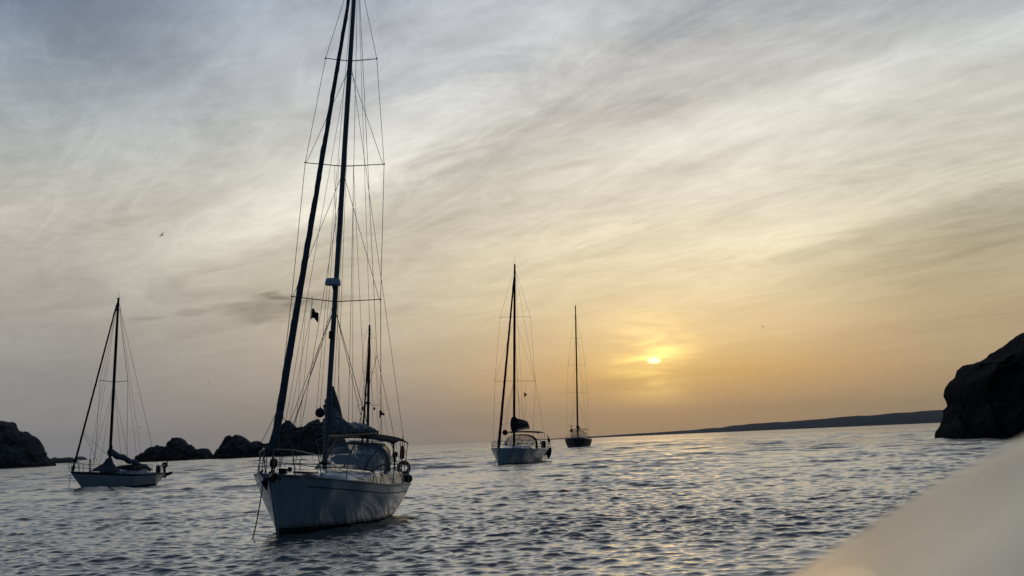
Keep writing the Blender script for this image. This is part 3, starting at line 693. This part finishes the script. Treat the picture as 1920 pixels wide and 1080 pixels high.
b = MB(); c = Y1.mp(7.36, -.36); b.loft([[c+Vector((q*math.cos(2*math.pi*k/22), q*math.sin(2*math.pi*k/22), z)) for k in range(22)] for q, z in ((.20, -.13), (.245, -.10), (.245, -.05), (.225, .05), (.19, .095), (.10, .11))]); b.build('radar_dome', 'gelcoat', r1)
Y1.hood(6.95, 8.75, 1.06, .88, 'vinyl', 'grey_canvas', base=1.60, y0=-.22)
Y1.bimini(8.9, 11.3, 1.28, 2.74, 'dark_canvas', .16, foot=10.6)
# cockpit: coamings, wheel, winches
for side in (1, -1):
    b = MB(); b.loft([[Vector((x, side*(s_+.9), z)) for s_, z in ((-.02, 1.05), (.0, 1.5), (.16, 1.52), (.28, 1.15))] for x in (8.6, 9.8, 11.4)]); recalc(b.build('cockpit_coaming', 'gelcoat', r1, bevel=.02))
    b = MB(); b.tube([(9.2, side*1.02, 1.5), (9.2, side*1.02, 1.56), (9.2, side*1.02, 1.66)], [.085, .065, .075], 12); b.build('winch', 'steel', r1)
b = MB(); b.ringtube((10.6, 0, 2.0), (0, 1, 0), (0, 0, 1), .45, .016); [b.tube([(10.6, 0, 2.0), (10.6, .45*math.cos(a), 2+.45*math.sin(a))], .01, 5) for a in np.linspace(0, 2*math.pi, 7)[:-1]]; b.tube([(10.7, 0, 1.1), (10.65, 0, 2.0)], .07); b.build('steering_wheel', 'steel', r1)
b = MB(); b.tube([(-.30, 0, 1.63), (.3, 0, 1.68)], (.07, .09), 8); b.box((-.22, 0, 1.66), (.2, .16, .12)); b.build('bow_roller', 'steel', r1)
b = MB(); b.box((1.25, 0, 1.74), (.24, .2, .15)); b.tube([(1.25, -.14, 1.8), (1.25, -.24, 1.8)], .07); b.build('windlass', 'black', r1, bevel=.02)
b = MB(); b.tube([(-.38, 0, 1.50), (-.30, 0, 1.58), (.1, 0, 1.74), (.4, 0, 1.77)], .022); b.loft([[Vector((-.38, y, 1.50)) for y in (-.10, 0, .10)], [Vector((-.26, y, 1.42)) for y in (-.07, 0, .07)], [Vector((-.18, y*.3, 1.30)) for y in (-.07, 0, .07)]], closed=False, cap=False)
o = b.build('anchor', 'black', None, solid=.03); o.matrix_world = r1.matrix_world.copy(); tag(o, 'dark plough anchor stowed on the bow roller of the near yacht', 'anchor')
# weed and line heaped on the bow
b = MB()
for i in range(10):
    a = Vector((random.uniform(-.2, .25), random.uniform(-.2, .15), 1.66+random.uniform(-.05, .18))); b.tube([a, a+Vector((random.uniform(-.15, .15), random.uniform(-.15, .1), random.uniform(-.2, .06))), a+Vector((random.uniform(-.25, .25), random.uniform(-.1, .1), random.uniform(-.35, .0)))], .03, 6)
o = b.build('anchor_rope', 'weed', None); o.matrix_world = r1.matrix_world.copy(); tag(o, 'tangled dark rope heaped on the bow of the near yacht', 'rope')
# anchor chain down to the water
def hang(name, label, a, w, r, m='rope', sag=.15):
    b = MB(); n = 46; pts = [a.lerp(w, i/n)-Vector((0, 0, sag*4*(i/n)*(1-i/n))) for i in range(n+1)]
    b.tube(pts, [r*(1.25 if i % 2 else .7) for i in range(n+1)], 6); return tag(b.build(name, m, None), label, 'anchor chain')
hang('anchor_chain', 'thin dark anchor chain dropping from the bow of the near yacht', r1.matrix_world @ Vector((-.30, .05, 1.60)), at(471, 1012, 42.0)+Vector((0, 0, -.1)), .017)
# loose things aboard
def onto(o, root, p, rot=(0, 0, 0)): return seat(o, root, p, rot)
q = onx(r1, 600, 774, 4.6)
b = MB(); b.ball((0, 0, 0), .145, 18, 12); b.tube([(0, 0, .12), (0, 0, .18)], .02); o = b.build('anchor_ball', 'black'); tag(o, 'black anchor ball hanging before the mast of the near yacht', 'anchor ball'); onto(o, r1, q)
Y1.line(q+Vector((0, 0, .15)), Y1.mp(11.2, -.15, .1), .006, 'halyard', 'rope')
b = MB(); b.tube([(0, -.42, 0), (0, -.36, 0), (0, -.28, 0), (0, .28, 0), (0, .36, 0), (0, .42, 0)], [.03, .1, .155, .155, .1, .03], 14); b.tube([(0, .4, 0), (0, .46, 0)], .04)
o = b.build('fender', 'fender_white'); tag(o, 'big white cylindrical fender lying on the cabin roof behind the mast', 'fender'); onto(o, r1, onx(r1, 648, 862, 6.6), (0, 0, R(8)))
def flagmesh(w, h, tri=False, seed=0, wave=.05):
    b = MB(); n = 10; rings = []
    for i in range(n+1):
        u = i/n; hh = h*(1-u*.95) if tri else h*(1-.12*u)
        rings.append([Vector((wave*math.sin(u*6+seed+j*.4), -u*w*.86, -j/5*hh-u*u*h*.45+(h*.1*math.sin(u*7+j)))) for j in range(6)])
    b.loft(rings, closed=False, cap=False); return b
q = onx(r1, 584, 579, 5.5)
o = flagmesh(.26, .3, seed=1).build('courtesy_flag', 'dark_canvas', solid=.004); tag(o, 'small dark flag flying under the lower spreader of the near yacht', 'flag'); onto(o, r1, q)
Y1.line(q+Vector((0, 0, .1)), Vector((5.3, .85, 1.6)), .005, 'flag_halyard', 'rope'); Y1.line(q+Vector((0, 0, -.3)), q+Vector((0, .0, .38)), .006, 'flag_halyard', 'rope')
def lifebuoy(root, px, py, x, Rr, label):
    e = empty('lifebuoy', label, 'lifebuoy'); b = MB()
    b.ringtube((0, 0, 0), (0, 1, 0), (0, 0, 1), Rr, (Rr*.34, Rr*.42), 20, 10, R(-60), R(240)); b.build('float_ring', 'orange_red', e)
    b = MB()
    for a in (R(10), R(170), R(90)): b.tube([(0, Rr*math.cos(a)*q_, Rr*math.sin(a)*q_) for q_ in (.92, 1.08)], Rr*.46, 10)
    b.build('reflective_band', 'fender_white', e)
    b = MB(); b.box((.03, 0, -Rr*.9), (.06, Rr*1.6, Rr*.5)); b.build('buoy_holder', 'black', e)
    seat(e, root, onx(root, px, py, x)); return e
lifebuoy(r1, 757, 877, 12.35, .185, 'orange horseshoe lifebuoy on the stern rail of the near yacht')
e = empty('danbuoy', 'slim red danbuoy float standing above the lifebuoy', 'danbuoy'); b = MB(); b.tube([(0, 0, -.2), (0, 0, -.15), (0, 0, .12), (0, 0, .2)], [.05, .085, .085, .04], 10); b.build('float_body', 'red', e); b = MB(); b.tube([(0, 0, -.6), (0, 0, .62)], .013); b.ball((0, 0, .2), .06); b.build('pole', 'black', e)
seat(e, r1, onx(r1, 754, 850, 12.3))
def outboard(root, p, label, s=1.0):
    e = empty('outboard_motor', label, 'outboard motor')
    b = MB(); b.ball((0, 0, .28*s), (.2*s, .15*s, .17*s), 14, 9, .7); b.build('engine_cowl', 'black', e)
    b = MB(); b.loft([[Vector((x*s, y*s, z*s)) for x, y in ((-.08*w, -.06*w), (.08*w, -.06*w), (.08*w, .06*w), (-.08*w, .06*w))] for z, w in ((.16, 1.1), (-.1, .8), (-.45, .6))]); b.box((.03*s, 0, -.42*s), (.26*s, .16*s, .02*s)); b.tube([(-.1*s, 0, -.5*s), (.1*s, 0, -.5*s)], [.03*s, .05*s]); b.build('drive_leg', 'black', e, bevel=.01)
    b = MB(); [b.box((.12*s, .06*s*math.cos(a), -.5*s+.06*s*math.sin(a)), (.02*s, .08*s, .08*s)) for a in (0, 2.1, 4.2)]; b.build('propeller', 'alu', e)
    seat(e, root, p); return e
outboard(r1, onx(r1, 740, 862, 12.2), 'black outboard motor clamped to the stern rail of the near yacht', .62)
b = MB(); b.ball((0, 0, 0), (.18, .25, .14), 12, 8, .6); o = b.build('gear_bag', 'black'); tag(o, 'black gear bag tied low on the stern of the near yacht', 'bag'); onto(o, r1, onx(r1, 760, 897, 12.2))

# ---- small sloop on the left
S2 = dict(hullmat='gelcoat_bright', L=11.2, B=3.3, fb=1.42, fm=1.10, fs=1.02, yaw=R(21), heel=R(4.3), loc=(-33.1, 118.3, 0), rake=1.7, draft=.5, boot=.22, counter=.9, railmat='navy', plan=[(0, .02), (.08, .22), (.2, .5), (.38, .84), (.55, 1), (.8, .86), (1, .55)])
Y2 = Yacht('sailing_yacht', 'smaller white sloop at the left with its boom slanting down to the deck', S2); Y2.hull(); r2 = Y2.root
Y2.cabin(3.6, 8.6, .40, .62, win=[(5.4, 6.3, .3, .7, .1), (6.6, 7.5, .3, .7, .1)])
Y2.strip(lambda t: Y2.sheer(t)-.13, lambda t: Y2.sheer(t)-.02, 'sheer_stripe', 'navy', off=.006, nz=1)
Y2.mast(4.75, 1.45, 14.5, .10, R(1.0), 'black')
t2 = Y2.spreader(8.1, 1.25, .12, .0, .04)
for k in (0, 1):
    sd = (1, -1)[k]; c_ = Vector((4.9, sd*1.5, 1.1)); Y2.line(c_, t2[k], .012); Y2.line(t2[k], Y2.mp(14.2), .010); Y2.line(c_-Vector((.5, 0, 0)), Y2.mp(8.0), .010); Y2.line(c_+Vector((.6, 0, 0)), Y2.mp(8.0), .010)
Y2.line(Vector((11.3, 0, 1.1)), Y2.mp(14.4), .012, 'backstay'); Y2.line(Vector((9.3, .5, 1.2)), Y2.mp(14.3, .1), .009, 'topping_lift', 'rope'); Y2.line(Vector((8.4, -.6, 1.2)), Y2.mp(14.3, .1), .009, 'halyard', 'rope')
Y2.line(Vector((2.6, .4, 1.5)), Y2.mp(14.2, -.1), .009, 'halyard', 'rope'); Y2.line(Vector((3.6, .7, 1.5)), Y2.mp(14.2, -.1), .008, 'halyard', 'rope')
Y2.furled(Vector((.45, 0, 2.1)), Y2.mp(14.3, -.1), .085, .06, 'dark_canvas', .10)
b = MB(); b.tube([(.15, 0, 1.4), (.22, 0, 1.55), (.30, 0, 1.72), (.42, 0, 2.1)], [.03, .13, .13, .03], 10); b.build('furling_drum', 'black', r2)
Y2.line(Vector((3.2, -.4, 1.5)), Vector((1.25, 0, 4.3)), .012, 'sheet', 'rope'); Y2.line(Vector((4.7, -.3, 2.2)), Vector((1.25, 0, 4.3)), .012, 'sheet', 'rope')
b = MB(); b.tube([(4.78, 0, 2.62), (9.9, -.25, 1.22)], (.09, .07), 10); b.build('boom', 'alu', r2)
b = MB(); n = 26; b.tube([Vector((lerp(4.7, 9.8, i/n), -.25*i/n, lerp(2.74, 1.32, i/n)+.05*math.sin(i*.9))) for i in range(n+1)], [(lerp(.27, .15, i/n)*(1+.10*math.sin(i*1.7)), lerp(.24, .17, i/n)) for i in range(n+1)], 14); b.build('sail_cover', 'cover_grey', r2)
b = MB(); b.tube([(4.72, 0, 2.8), (4.85, 0, 3.1), (4.9, 0, 3.3)], [.16, .13, .08], 8); b.build('sail_headboard', 'black', r2)
b = MB(); b.loft([[Vector((x+q_*math.cos(a)*1.4, q_*math.sin(a), z)) for a in np.linspace(0, 2*math.pi, 15)[:-1]] for q_, z, x in ((.95, 1.35, 4.3), (.75, 1.55, 4.35), (.35, 1.9, 4.6), (.16, 2.3, 4.7))]); b.build('mast_apron', 'uv_cloth', r2)
b = MB(); b.loft([[Vector((x, y, z)) for y, z in ((-.9, 1.4), (-.7, 1.4+h), (0, 1.5+h), (.7, 1.4+h), (.9, 1.4))] for x, h in ((6.0, .03), (7.0, .22), (8.3, .24))], closed=False, cap=False); b.build('sprayhood', 'dark_canvas', r2, solid=.02)
Y2.pulpit(.62, .02, 1.5); Y2.pushpit(.6, .02, 1.3); Y2.stanchions((2.7, 4.2, 5.8, 7.4, 9.0), .6, .02, x_bow=1.5, x_stern=10.4)
b = MB(); b.tube([(3.0, .5, 1.2), (3.0, .5, 2.25)], .05); b.build('ventilation_post', 'black', r2)
hang('anchor_chain', 'faint anchor line hanging from the bow of the small sloop', r2.matrix_world @ Vector((0, 0, 1.3)), at(127, 918, 118.0)+Vector((0, 0, -.1)), .02)
for px, lab in ((296.5, 'dark jerrycan lashed upright by the stern rail of the small sloop'),):
    b = MB(); b.tube([(0, 0, -.35), (0, 0, -.3), (0, 0, .25), (0, 0, .32)], [.12, .17, .17, .06], 10); b.ringtube((0, 0, .34), (0, 1, 0), (0, 0, 1), .06, .02, 10, 6, 0, math.pi); o = b.build('jerrycan', 'black'); tag(o, lab, 'jerrycan'); seat(o, r2, onx(r2, px, 880.5, 10.4))
outboard(r2, onx(r2, 308, 880, 11.2), 'black outboard motor on the stern rail of the small sloop', 1.25)
b = MB(); b.tube([(0, 0, -.4), (0, 0, .95)], .05); b.ball((0, 0, .95), .06); o = b.build('flag_staff', 'grey_canvas'); tag(o, 'short bare staff at the stern of the small sloop', 'staff'); seat(o, r2, onx(r2, 313.5, 866, 11.3))
# its tender
e = empty('dinghy', 'small grey dinghy hung across the stern of the small sloop', 'dinghy')
b = MB(); b.tube([(1.4, -.55, .28), (0, -.62, .26), (-.9, -.5, .34), (-1.45, 0, .5), (-.9, .5, .34), (0, .62, .26), (1.4, .55, .28)], [.10, .19, .2, .2, .2, .19, .10], 12); b.build('inflatable_tube', 'grey_canvas', e)
b = MB(); b.loft([[Vector((x, y*w, z)) for y, z in ((-.5, .2), (0, k_), (.5, .2))] for x, w, k_ in ((-1.2, .2, .25), (-.4, 1, -.1), (1.2, 1, -.08))], closed=False, cap=False); b.build('floor', 'grey_canvas', e, solid=.04)
b = MB(); b.box((1.2, 0, .3), (.06, 1.0, .4)); b.build('transom', 'wood', e)
seat(e, r2, Vector((11.6, -.35, .75)), (0, 0, R(95))); e.scale = (.5, .5, .5)

# ---- white cruiser in the middle distance
S3 = dict(L=14.4, B=4.35, fb=1.62, fm=1.45, fs=1.28, yaw=R(13.5), heel=R(2.6), loc=(-2.05, 152, 0), rake=.12, draft=.5, boot=.16, counter=-.1, plan=[(0, .02), (.06, .28), (.16, .58), (.32, .86), (.5, 1), (.8, 1), (1, .92)])
Y3 = Yacht('sailing_yacht', 'white cruising yacht with dark stacked mainsail and black fender off its stern', S3); Y3.hull(); r3 = Y3.root
Y3.cabin(3.4, 9.2, .42, .62, win=[(5.2, 6.4, .25, .7, .1), (6.8, 8.4, .25, .7, .1)])
for x in (5.6, 9.6):
    for side in (1, -1):
        b = MB(); t_ = x/14.4; b.box((x, side*(Y3.yy(t_, .9)), .92), (.9, .03, .12)); b.build('hull_window', 'glass', r3)
Y3.mast(6.4, 1.8, 19.7, .12, R(.8), 'black')
t3 = [Y3.spreader(8.15, 2.05, .0, .3, .03), Y3.spreader(14.5, 1.55, .0, .25, .03)]
for k in (0, 1):
    sd = (1, -1)[k]; c_ = Vector((5.9, sd*2.0, 1.45)); Y3.line(c_, t3[0][k], .011); Y3.line(t3[0][k], t3[1][k], .010); Y3.line(t3[1][k], Y3.mp(19.4), .009); Y3.line(c_, Y3.mp(8.0), .009); Y3.line(t3[0][k], Y3.mp(14.3), .008)
    Y3.line(Vector((13.8, sd*1.7, 1.4)), Y3.mp(19.5), .010, 'backstay')
Y3.line(Vector((10.6, 0, 3.2)), Y3.mp(19.4, .2), .008, 'topping_lift', 'rope'); Y3.line(Vector((8.4, -.1, 3.9)), Y3.mp(13.5, .1), .008, 'lazy_jack', 'rope'); Y3.line(Vector((9.4, .1, 3.8)), Y3.mp(13.5, .1), .008, 'lazy_jack', 'rope')
Y3.line(Vector((3.2, .6, 1.7)), Y3.mp(8.4, -.1), .008, 'halyard', 'rope'); Y3.line(Vector((2.2, .4, 3.8)), Y3.mp(4.2, -.1), .01, 'halyard', 'rope')
Y3.furled(Vector((.35, 0, 2.0)), Y3.mp(18.8, -.12), .15, .085, 'dark_canvas', .08)
b = MB(); b.tube([(.1, 0, 1.6), (.2, 0, 1.75), (.3, 0, 1.95), (.36, 0, 2.1)], [.04, .14, .12, .04], 10); b.build('furling_drum', 'black', r3)
Y3.boom(6.5, 12.0, 3.3, 3.55, .09, -.03)
Y3.sailheap(6.2, 11.9, 3.32, 3.62, [(0, 1.2), (.12, 1.15), (.45, .95), (.9, .62), (1, .25)], [(0, .32), (.2, .36), (.8, .24), (1, .08)], 'dark_canvas', 4.0, -.03, .4, 'sail_bag')
b = MB(); b.ball(Y3.mp(3.9, -.05), (.22, .36, .75), 12, 8, .7); b.build('sail_bag_front', 'dark_canvas', r3)
Y3.hood(7.4, 9.8, 1.62, 1.12, 'vinyl', 'dark_canvas', base=1.75)
Y3.bimini(9.6, 12.6, 1.75, 3.2, 'grey_canvas', .10, foot=11.6)
Y3.pulpit(.66, .02, 1.6); Y3.pushpit(.62, .02, 1.4); Y3.stanchions((3.2, 5.2, 7.2, 9.2, 11.2), .6, .018, x_bow=1.6, x_stern=13.2)
for side in (1, -1):
    b = MB(); b.ringtube((12.2, side*.95, 2.0), (0, 1, 0), (0, 0, 1), .42, .03); b.tube([(12.3, side*.95, 1.1), (12.25, side*.95, 2.0)], .12); b.build('steering_wheel', 'black', r3)
q = onx(r3, 947, 811, 3.4)
b = MB(); b.ball((0, 0, 0), .27, 16, 10); o = b.build('anchor_ball', 'black'); tag(o, 'black anchor ball hanging over the foredeck of the middle cruiser', 'anchor ball'); seat(o, r3, q); Y3.line(q, Y3.mp(8.0, -.1), .009, 'halyard', 'rope')
e = empty('fender', 'large black fender hanging off the stern quarter of the middle cruiser', 'fender'); b = MB(); b.tube([(0, 0, -.78), (0, 0, -.62), (0, 0, -.3), (0, 0, .35), (0, 0, .62), (0, 0, .75)], [.04, .16, .27, .25, .13, .04], 12); b.build('fender_body', 'rubber', e)
b = MB(); b.tube([(0, .35, 1.0), (0, 0, .72)], .03); b.build('fender_line', 'rope', e); seat(e, r3, onx(r3, 1030, 849, 13.4), (R(12), 0, 0)); e.scale = (.8, .8, .8)
q = onx(r3, 1027, 828, 13.9)
e = empty('ensign', 'dark ensign hanging on its staff at the stern of the middle cruiser', 'flag'); b = MB(); b.tube([(0, 0, -.9), (0, 0, .8)], .025); b.build('flag_staff', 'steel', e); b = flagmesh(.3, .6, seed=2); b.build('flag_cloth', 'dark_canvas', e, solid=.01).location = (0, 0, .5); seat(e, r3, q)
b = MB(); b.tube([(0, 0, -.35), (0, 0, -.3), (0, 0, .3), (0, 0, .36)], [.2, .26, .24, .12], 10); o = b.build('barbecue', 'black'); tag(o, 'dark covered barbecue on the stern rail of the middle cruiser', 'barbecue'); seat(o, r3, onx(r3, 1019, 833, 13.9))
o = flagmesh(.3, .5, True, 3).build('pennant', 'dark_canvas', solid=.01); tag(o, 'tiny dark pennant below the spreader of the middle cruiser', 'flag'); seat(o, r3, onx(r3, 983, 736, 5.6))
Y3.line(t3[0][1].lerp(Y3.mp(8.15), .45), Vector((5.6, -1.3, 1.5)), .008, 'flag_halyard', 'rope')
hang('anchor_chain', 'short anchor chain below the bow of the middle cruiser', r3.matrix_world @ Vector((-.05, 0, 1.45)), r3.matrix_world @ Vector((-.35, .3, -.1)), .018)

# ---- dark yacht, bow-on, farthest
S4 = dict(pf=.5, L=19.5, B=6.2, fb=2.25, fm=1.8, fs=1.6, yaw=R(4.0), heel=R(1.6), loc=(13.05, 362, 0), rake=.3, draft=.6, boot=.38, hullmat='dark_hull', bootline='fender_white', counter=.3, dark_rig=True, railmat='dark_hull', plan=[(0, .03), (.06, .32), (.16, .62), (.32, .9), (.5, 1), (.8, .98), (1, .85)])
Y4 = Yacht('sailing_yacht', 'dark hulled yacht seen bow on, farthest out toward the sun', S4); Y4.hull(); r4 = Y4.root
Y4.cabin(5.0, 12.6, .75, .66, win=[(7.2, 9.4, .25, .7, .1), (9.8, 12.0, .25, .7, .1)], m='deck_paint')
Y4.mast(7.8, 2.4, 32.8, .17, R(.4), 'black')
t4 = [Y4.spreader(z, h, .0, .3, .04) for z, h in ((13.2, 2.3), (21.2, 2.0), (28.0, 1.25))] if False else [Y4.spreader(z, h, .0, .3, .04) for z, h in ((12.6, 2.35), (19.0, 2.0), (25.2, 1.2))]
for k in (0, 1):
    sd = (1, -1)[k]; c_ = Vector((8.6, sd*2.5, 1.9)); pts = [c_, t4[0][k], t4[1][k], t4[2][k], Y4.mp(31.2)]
    for a_, b_ in zip(pts, pts[1:]): Y4.line(a_, b_, .016)
    Y4.line(t4[0][k], Y4.mp(18.8), .012); Y4.line(t4[1][k], Y4.mp(25.0), .012); Y4.line(c_, Y4.mp(12.4), .012); Y4.line(Vector((19, sd*1.8, 1.9)), Y4.mp(31.6), .014, 'backstay')
Y4.line(Vector((.3, 0, 2.4)), Y4.mp(31.5, -.15), .04, 'forestay'); Y4.line(Vector((4.0, .0, 2.5)), Y4.mp(24.5, -.15), .02, 'inner_stay')
Y4.boom(8.0, 15.0, 4.2, 4.3, .15); Y4.sailheap(7.9, 15, 4.3, 4.4, [(0, 1.0), (.3, .7), (1, .3)], [(0, .35), (.5, .4), (1, .2)], 'dark_canvas', 6.0, 0, .4, 'sail_bag')
Y4.hood(9.5, 12.6, 1.75, 1.55, 'vinyl', 'dark_canvas', base=2.45); Y4.bimini(12.6, 16.4, 2.0, 4.35, 'dark_canvas', .12, foot=15)
Y4.pulpit(.7, .03, 1.6); Y4.pushpit(.65, .03, 1.6); Y4.stanchions((3.5, 6, 8.5, 11, 14), .65, .025, x_bow=1.6, x_stern=18)
b = MB(); q = onx(r4, 1071.5, 806, 18.5); b.tube([Vector((18.5, q.y, 1.6)), q+Vector((0, 0, .9))], .06); b.box(q+Vector((0, 0, .9)), (.2, .9, .12)); b.ball(q+Vector((0, 0, -.2)), (.3, .4, .3)); b.build('radar_pole', 'black', r4)

# ---- pilothouse yacht behind the near one
S5 = dict(L=13.5, B=4.3, fb=1.7, fm=1.35, fs=1.3, yaw=R(4), heel=R(2.9), loc=(-15.2, 150, 0), rake=.4, draft=.5, boot=.16, counter=.2)
Y5 = Yacht('sailing_yacht', 'white pilothouse yacht mostly hidden behind the near yacht', S5); Y5.hull(); r5 = Y5.root
hs5 = Y5.cabin(5.2, 11.0, 1.35, .80, win=[(6.6, 7.6, .50, .80, .15), (7.9, 9.2, .50, .80, .1), (9.4, 10.6, .50, .80, .1)], name='pilothouse', hf=[(0, .15), (.16, .45), (.3, .95), (.7, 1), (1, .96)])
b = MB()
for y in (-.95, -.32, .32):
    b.add([(6.30, y, 2.12), (6.30, y+.58, 2.12), (6.72, y+.55, 2.58), (6.72, y+.03, 2.58)], [(0, 1, 2, 3)])
b.build('windscreen', 'glass', hs5, smooth=False, solid=.03)
b = MB(); b.box((8.9, 0, 2.86), (5.0, 3.9, .12)); b.build('roof_overhang', 'gelcoat', r5, bevel=.04)
b = MB(); b.box((11.0, -1.8, 2.0), (.2, .16, 1.5)); b.build('door_post', 'wood', r5)
Y5.mast(5.9, 1.7, 14.1, .13, R(.6), 'black')
t5 = [Y5.spreader(6.35, .95, .0, .2, .035), Y5.spreader(9.55, .68, .0, .2, .025), Y5.spreader(12.9, .52, .0, .1, .018)]
for k in (0, 1):
    sd = (1, -1)[k]; c_ = Vector((6.3, sd*1.7, 1.4)); pts = [c_, t5[1][k], t5[2][k], Y5.mp(13.95)]
    for a_, b_ in zip(pts, pts[1:]): Y5.line(a_, b_, .011)
    Y5.line(c_, Y5.mp(9.3), .010)
Y5.line(Vector((13.0, -1.2, 1.4)), Y5.mp(14.0), .011, 'backstay'); Y5.line(Vector((13.0, 1.2, 1.4)), Y5.mp(14.0), .011, 'backstay')
Y5.furled(Vector((2.6, 0, 2.0)), Y5.mp(12.6, -.12), .12, .07, 'dark_canvas', .08, name='furled_staysail'); Y5.line(Vector((.2, 0, 1.7)), Y5.mp(13.95, -.1), .02, 'forestay')
b = MB(); b.ball(Y5.mp(6.55, -.15), (.25, .25, .16), 12, 8); b.build('radar_dome', 'black', r5)
for k in (0, 1):
    b = MB(); b.ball(t5[0][k]*.6+Y5.mp(6.35)*.4+Vector((0, 0, -.35)), (.1, .1, .16)); b.build('deck_light', 'black', r5)
o = flagmesh(.6, .75, True, 5, .08).build('ensign', 'red', solid=.01); tag(o, 'small dark red flag flying right of the mast of the hidden pilothouse yacht', 'flag'); seat(o, r5, onx(r5, 711.5, 770, 6.2))
Y5.line(Vector((6.2, onx(r5, 711.5, 790, 6.2).y, 2.0)), t5[1][1], .008, 'flag_halyard', 'rope'); Y5.pulpit(.65, .02, 1.5); Y5.stanchions((3, 5, 7, 9, 11), .6, .02, x_bow=1.5, x_stern=12.5)

# ------------------------------------------------------------------ gulls
def gull(px, py, Y, span, roll, label):
    b = MB(); b.tube([(0, -.19, 0), (0, -.1, .01), (0, .02, .02), (0, .16, .0), (0, .24, -.01)], [.012, .045, .055, .03, .006], 8)
    o = b.build('gull', 'gull'); me = MB()
    for sd in (1, -1):
        rings = []
        for u, z, bk, ch in ((.04, .02, 0, .13), (.4, .12, -.04, .12), (.75, .10, .03, .085), (1, .03, .12, .02)):
            x = sd*u*.62; rings.append([(x, bk-ch/2, z), (x, bk, z+.012), (x, bk+ch/2, z), (x, bk, z-.004)])
        b.loft(rings)
    bpy.data.objects.remove(o); o = recalc(b.build('gull', 'gull')); o.scale = (span/1.25,)*3
    o.location = at(px, py, Y); o.rotation_euler = (R(8), roll, R(-50)); tag(o, label, 'gull', 'gulls over the bay'); return o
gull(303.5, 441, 170, 1.25, R(-20), 'largest gull, gliding in the left sky above the small sloop')
gull(1430, 613, 330, 1.3, R(35), 'gull in the open sky to the right of the sun')
gull(391.5, 717, 420, 1.2, R(10), 'tiny gull low in the sky above the middle rock')
gull(262, 802, 380, 1.2, R(-12), 'tiny gull just above the low humped rock')
gull(1055, 765, 480, 1.2, R(15), 'tiny gull between the middle cruiser and the dark yacht')

# ------------------------------------------------------------------ pale canvas edge of the photographer's own boat
def coaming():
    edge = [(1300, 1225), (1380, 1160), (1440, 1114), (1495, 1074), (1578, 1022), (1667, 965), (1755, 911), (1844, 861), (1920, 821), (1990, 786), (2080, 746), (2200, 700)]
    P = [at(x, y, .62) for x, y in edge]; rings = []; t = (P[8]-P[3]).normalized(); nn = Vector((-t.z, 0, t.x))
    for i, p in enumerate(P):
        q = CP+(p-CP)*.06-nn*.045; ring = []
        for k in range(13):
            u = k/12; ring.append(q.lerp(p-nn*.002, u)+nn*.004*math.sin(math.pi*u))
        rad = .018; c_ = p-nn*(rad+.002)
        for a in np.linspace(R(80), R(-5), 9): ring.append(c_+nn*(rad*math.sin(a))+Vector((0, 1, 0))*(rad*math.cos(a)))
        ring.append(c_+Vector((.12, .03, -.3))); ring.append(Vector((c_.x+.5, c_.y+.2, -.3)))
        rings.append(ring)
    b = MB(); b.loft(rings, closed=False, cap=False); o = recalc(b.build('boat_coaming', 'coaming', solid=.004))
    tag(o, 'pale out of focus boat edge filling the bottom right corner', 'boat coaming')
coaming()

# ------------------------------------------------------------------ haze
HAZE = True
if HAZE:
    mb = MB(); mb.box((600, 2700, 44), (11400, 7400, 100)); hz = mb.build('haze', 'black', smooth=False); hz.data.materials.clear()
    hm = bpy.data.materials.new('haze_air'); hm.use_nodes = True; t = hm.node_tree; t.nodes.remove(t.nodes['Principled BSDF'])
    pv = t.nodes.new('ShaderNodeVolumePrincipled'); pv.inputs['Color'].default_value = (.86, .87, .9, 1); pv.inputs['Density'].default_value = .00005; pv.inputs['Anisotropy'].default_value = .3
    t.links.new(pv.outputs[0], t.nodes['Material Output'].inputs['Volume']); hz.data.materials.append(hm); hz['kind'] = 'stuff'; hz['label'] = 'thin evening haze over the sea'

if __name__ == '__main__':
    bpy.context.view_layer.update()
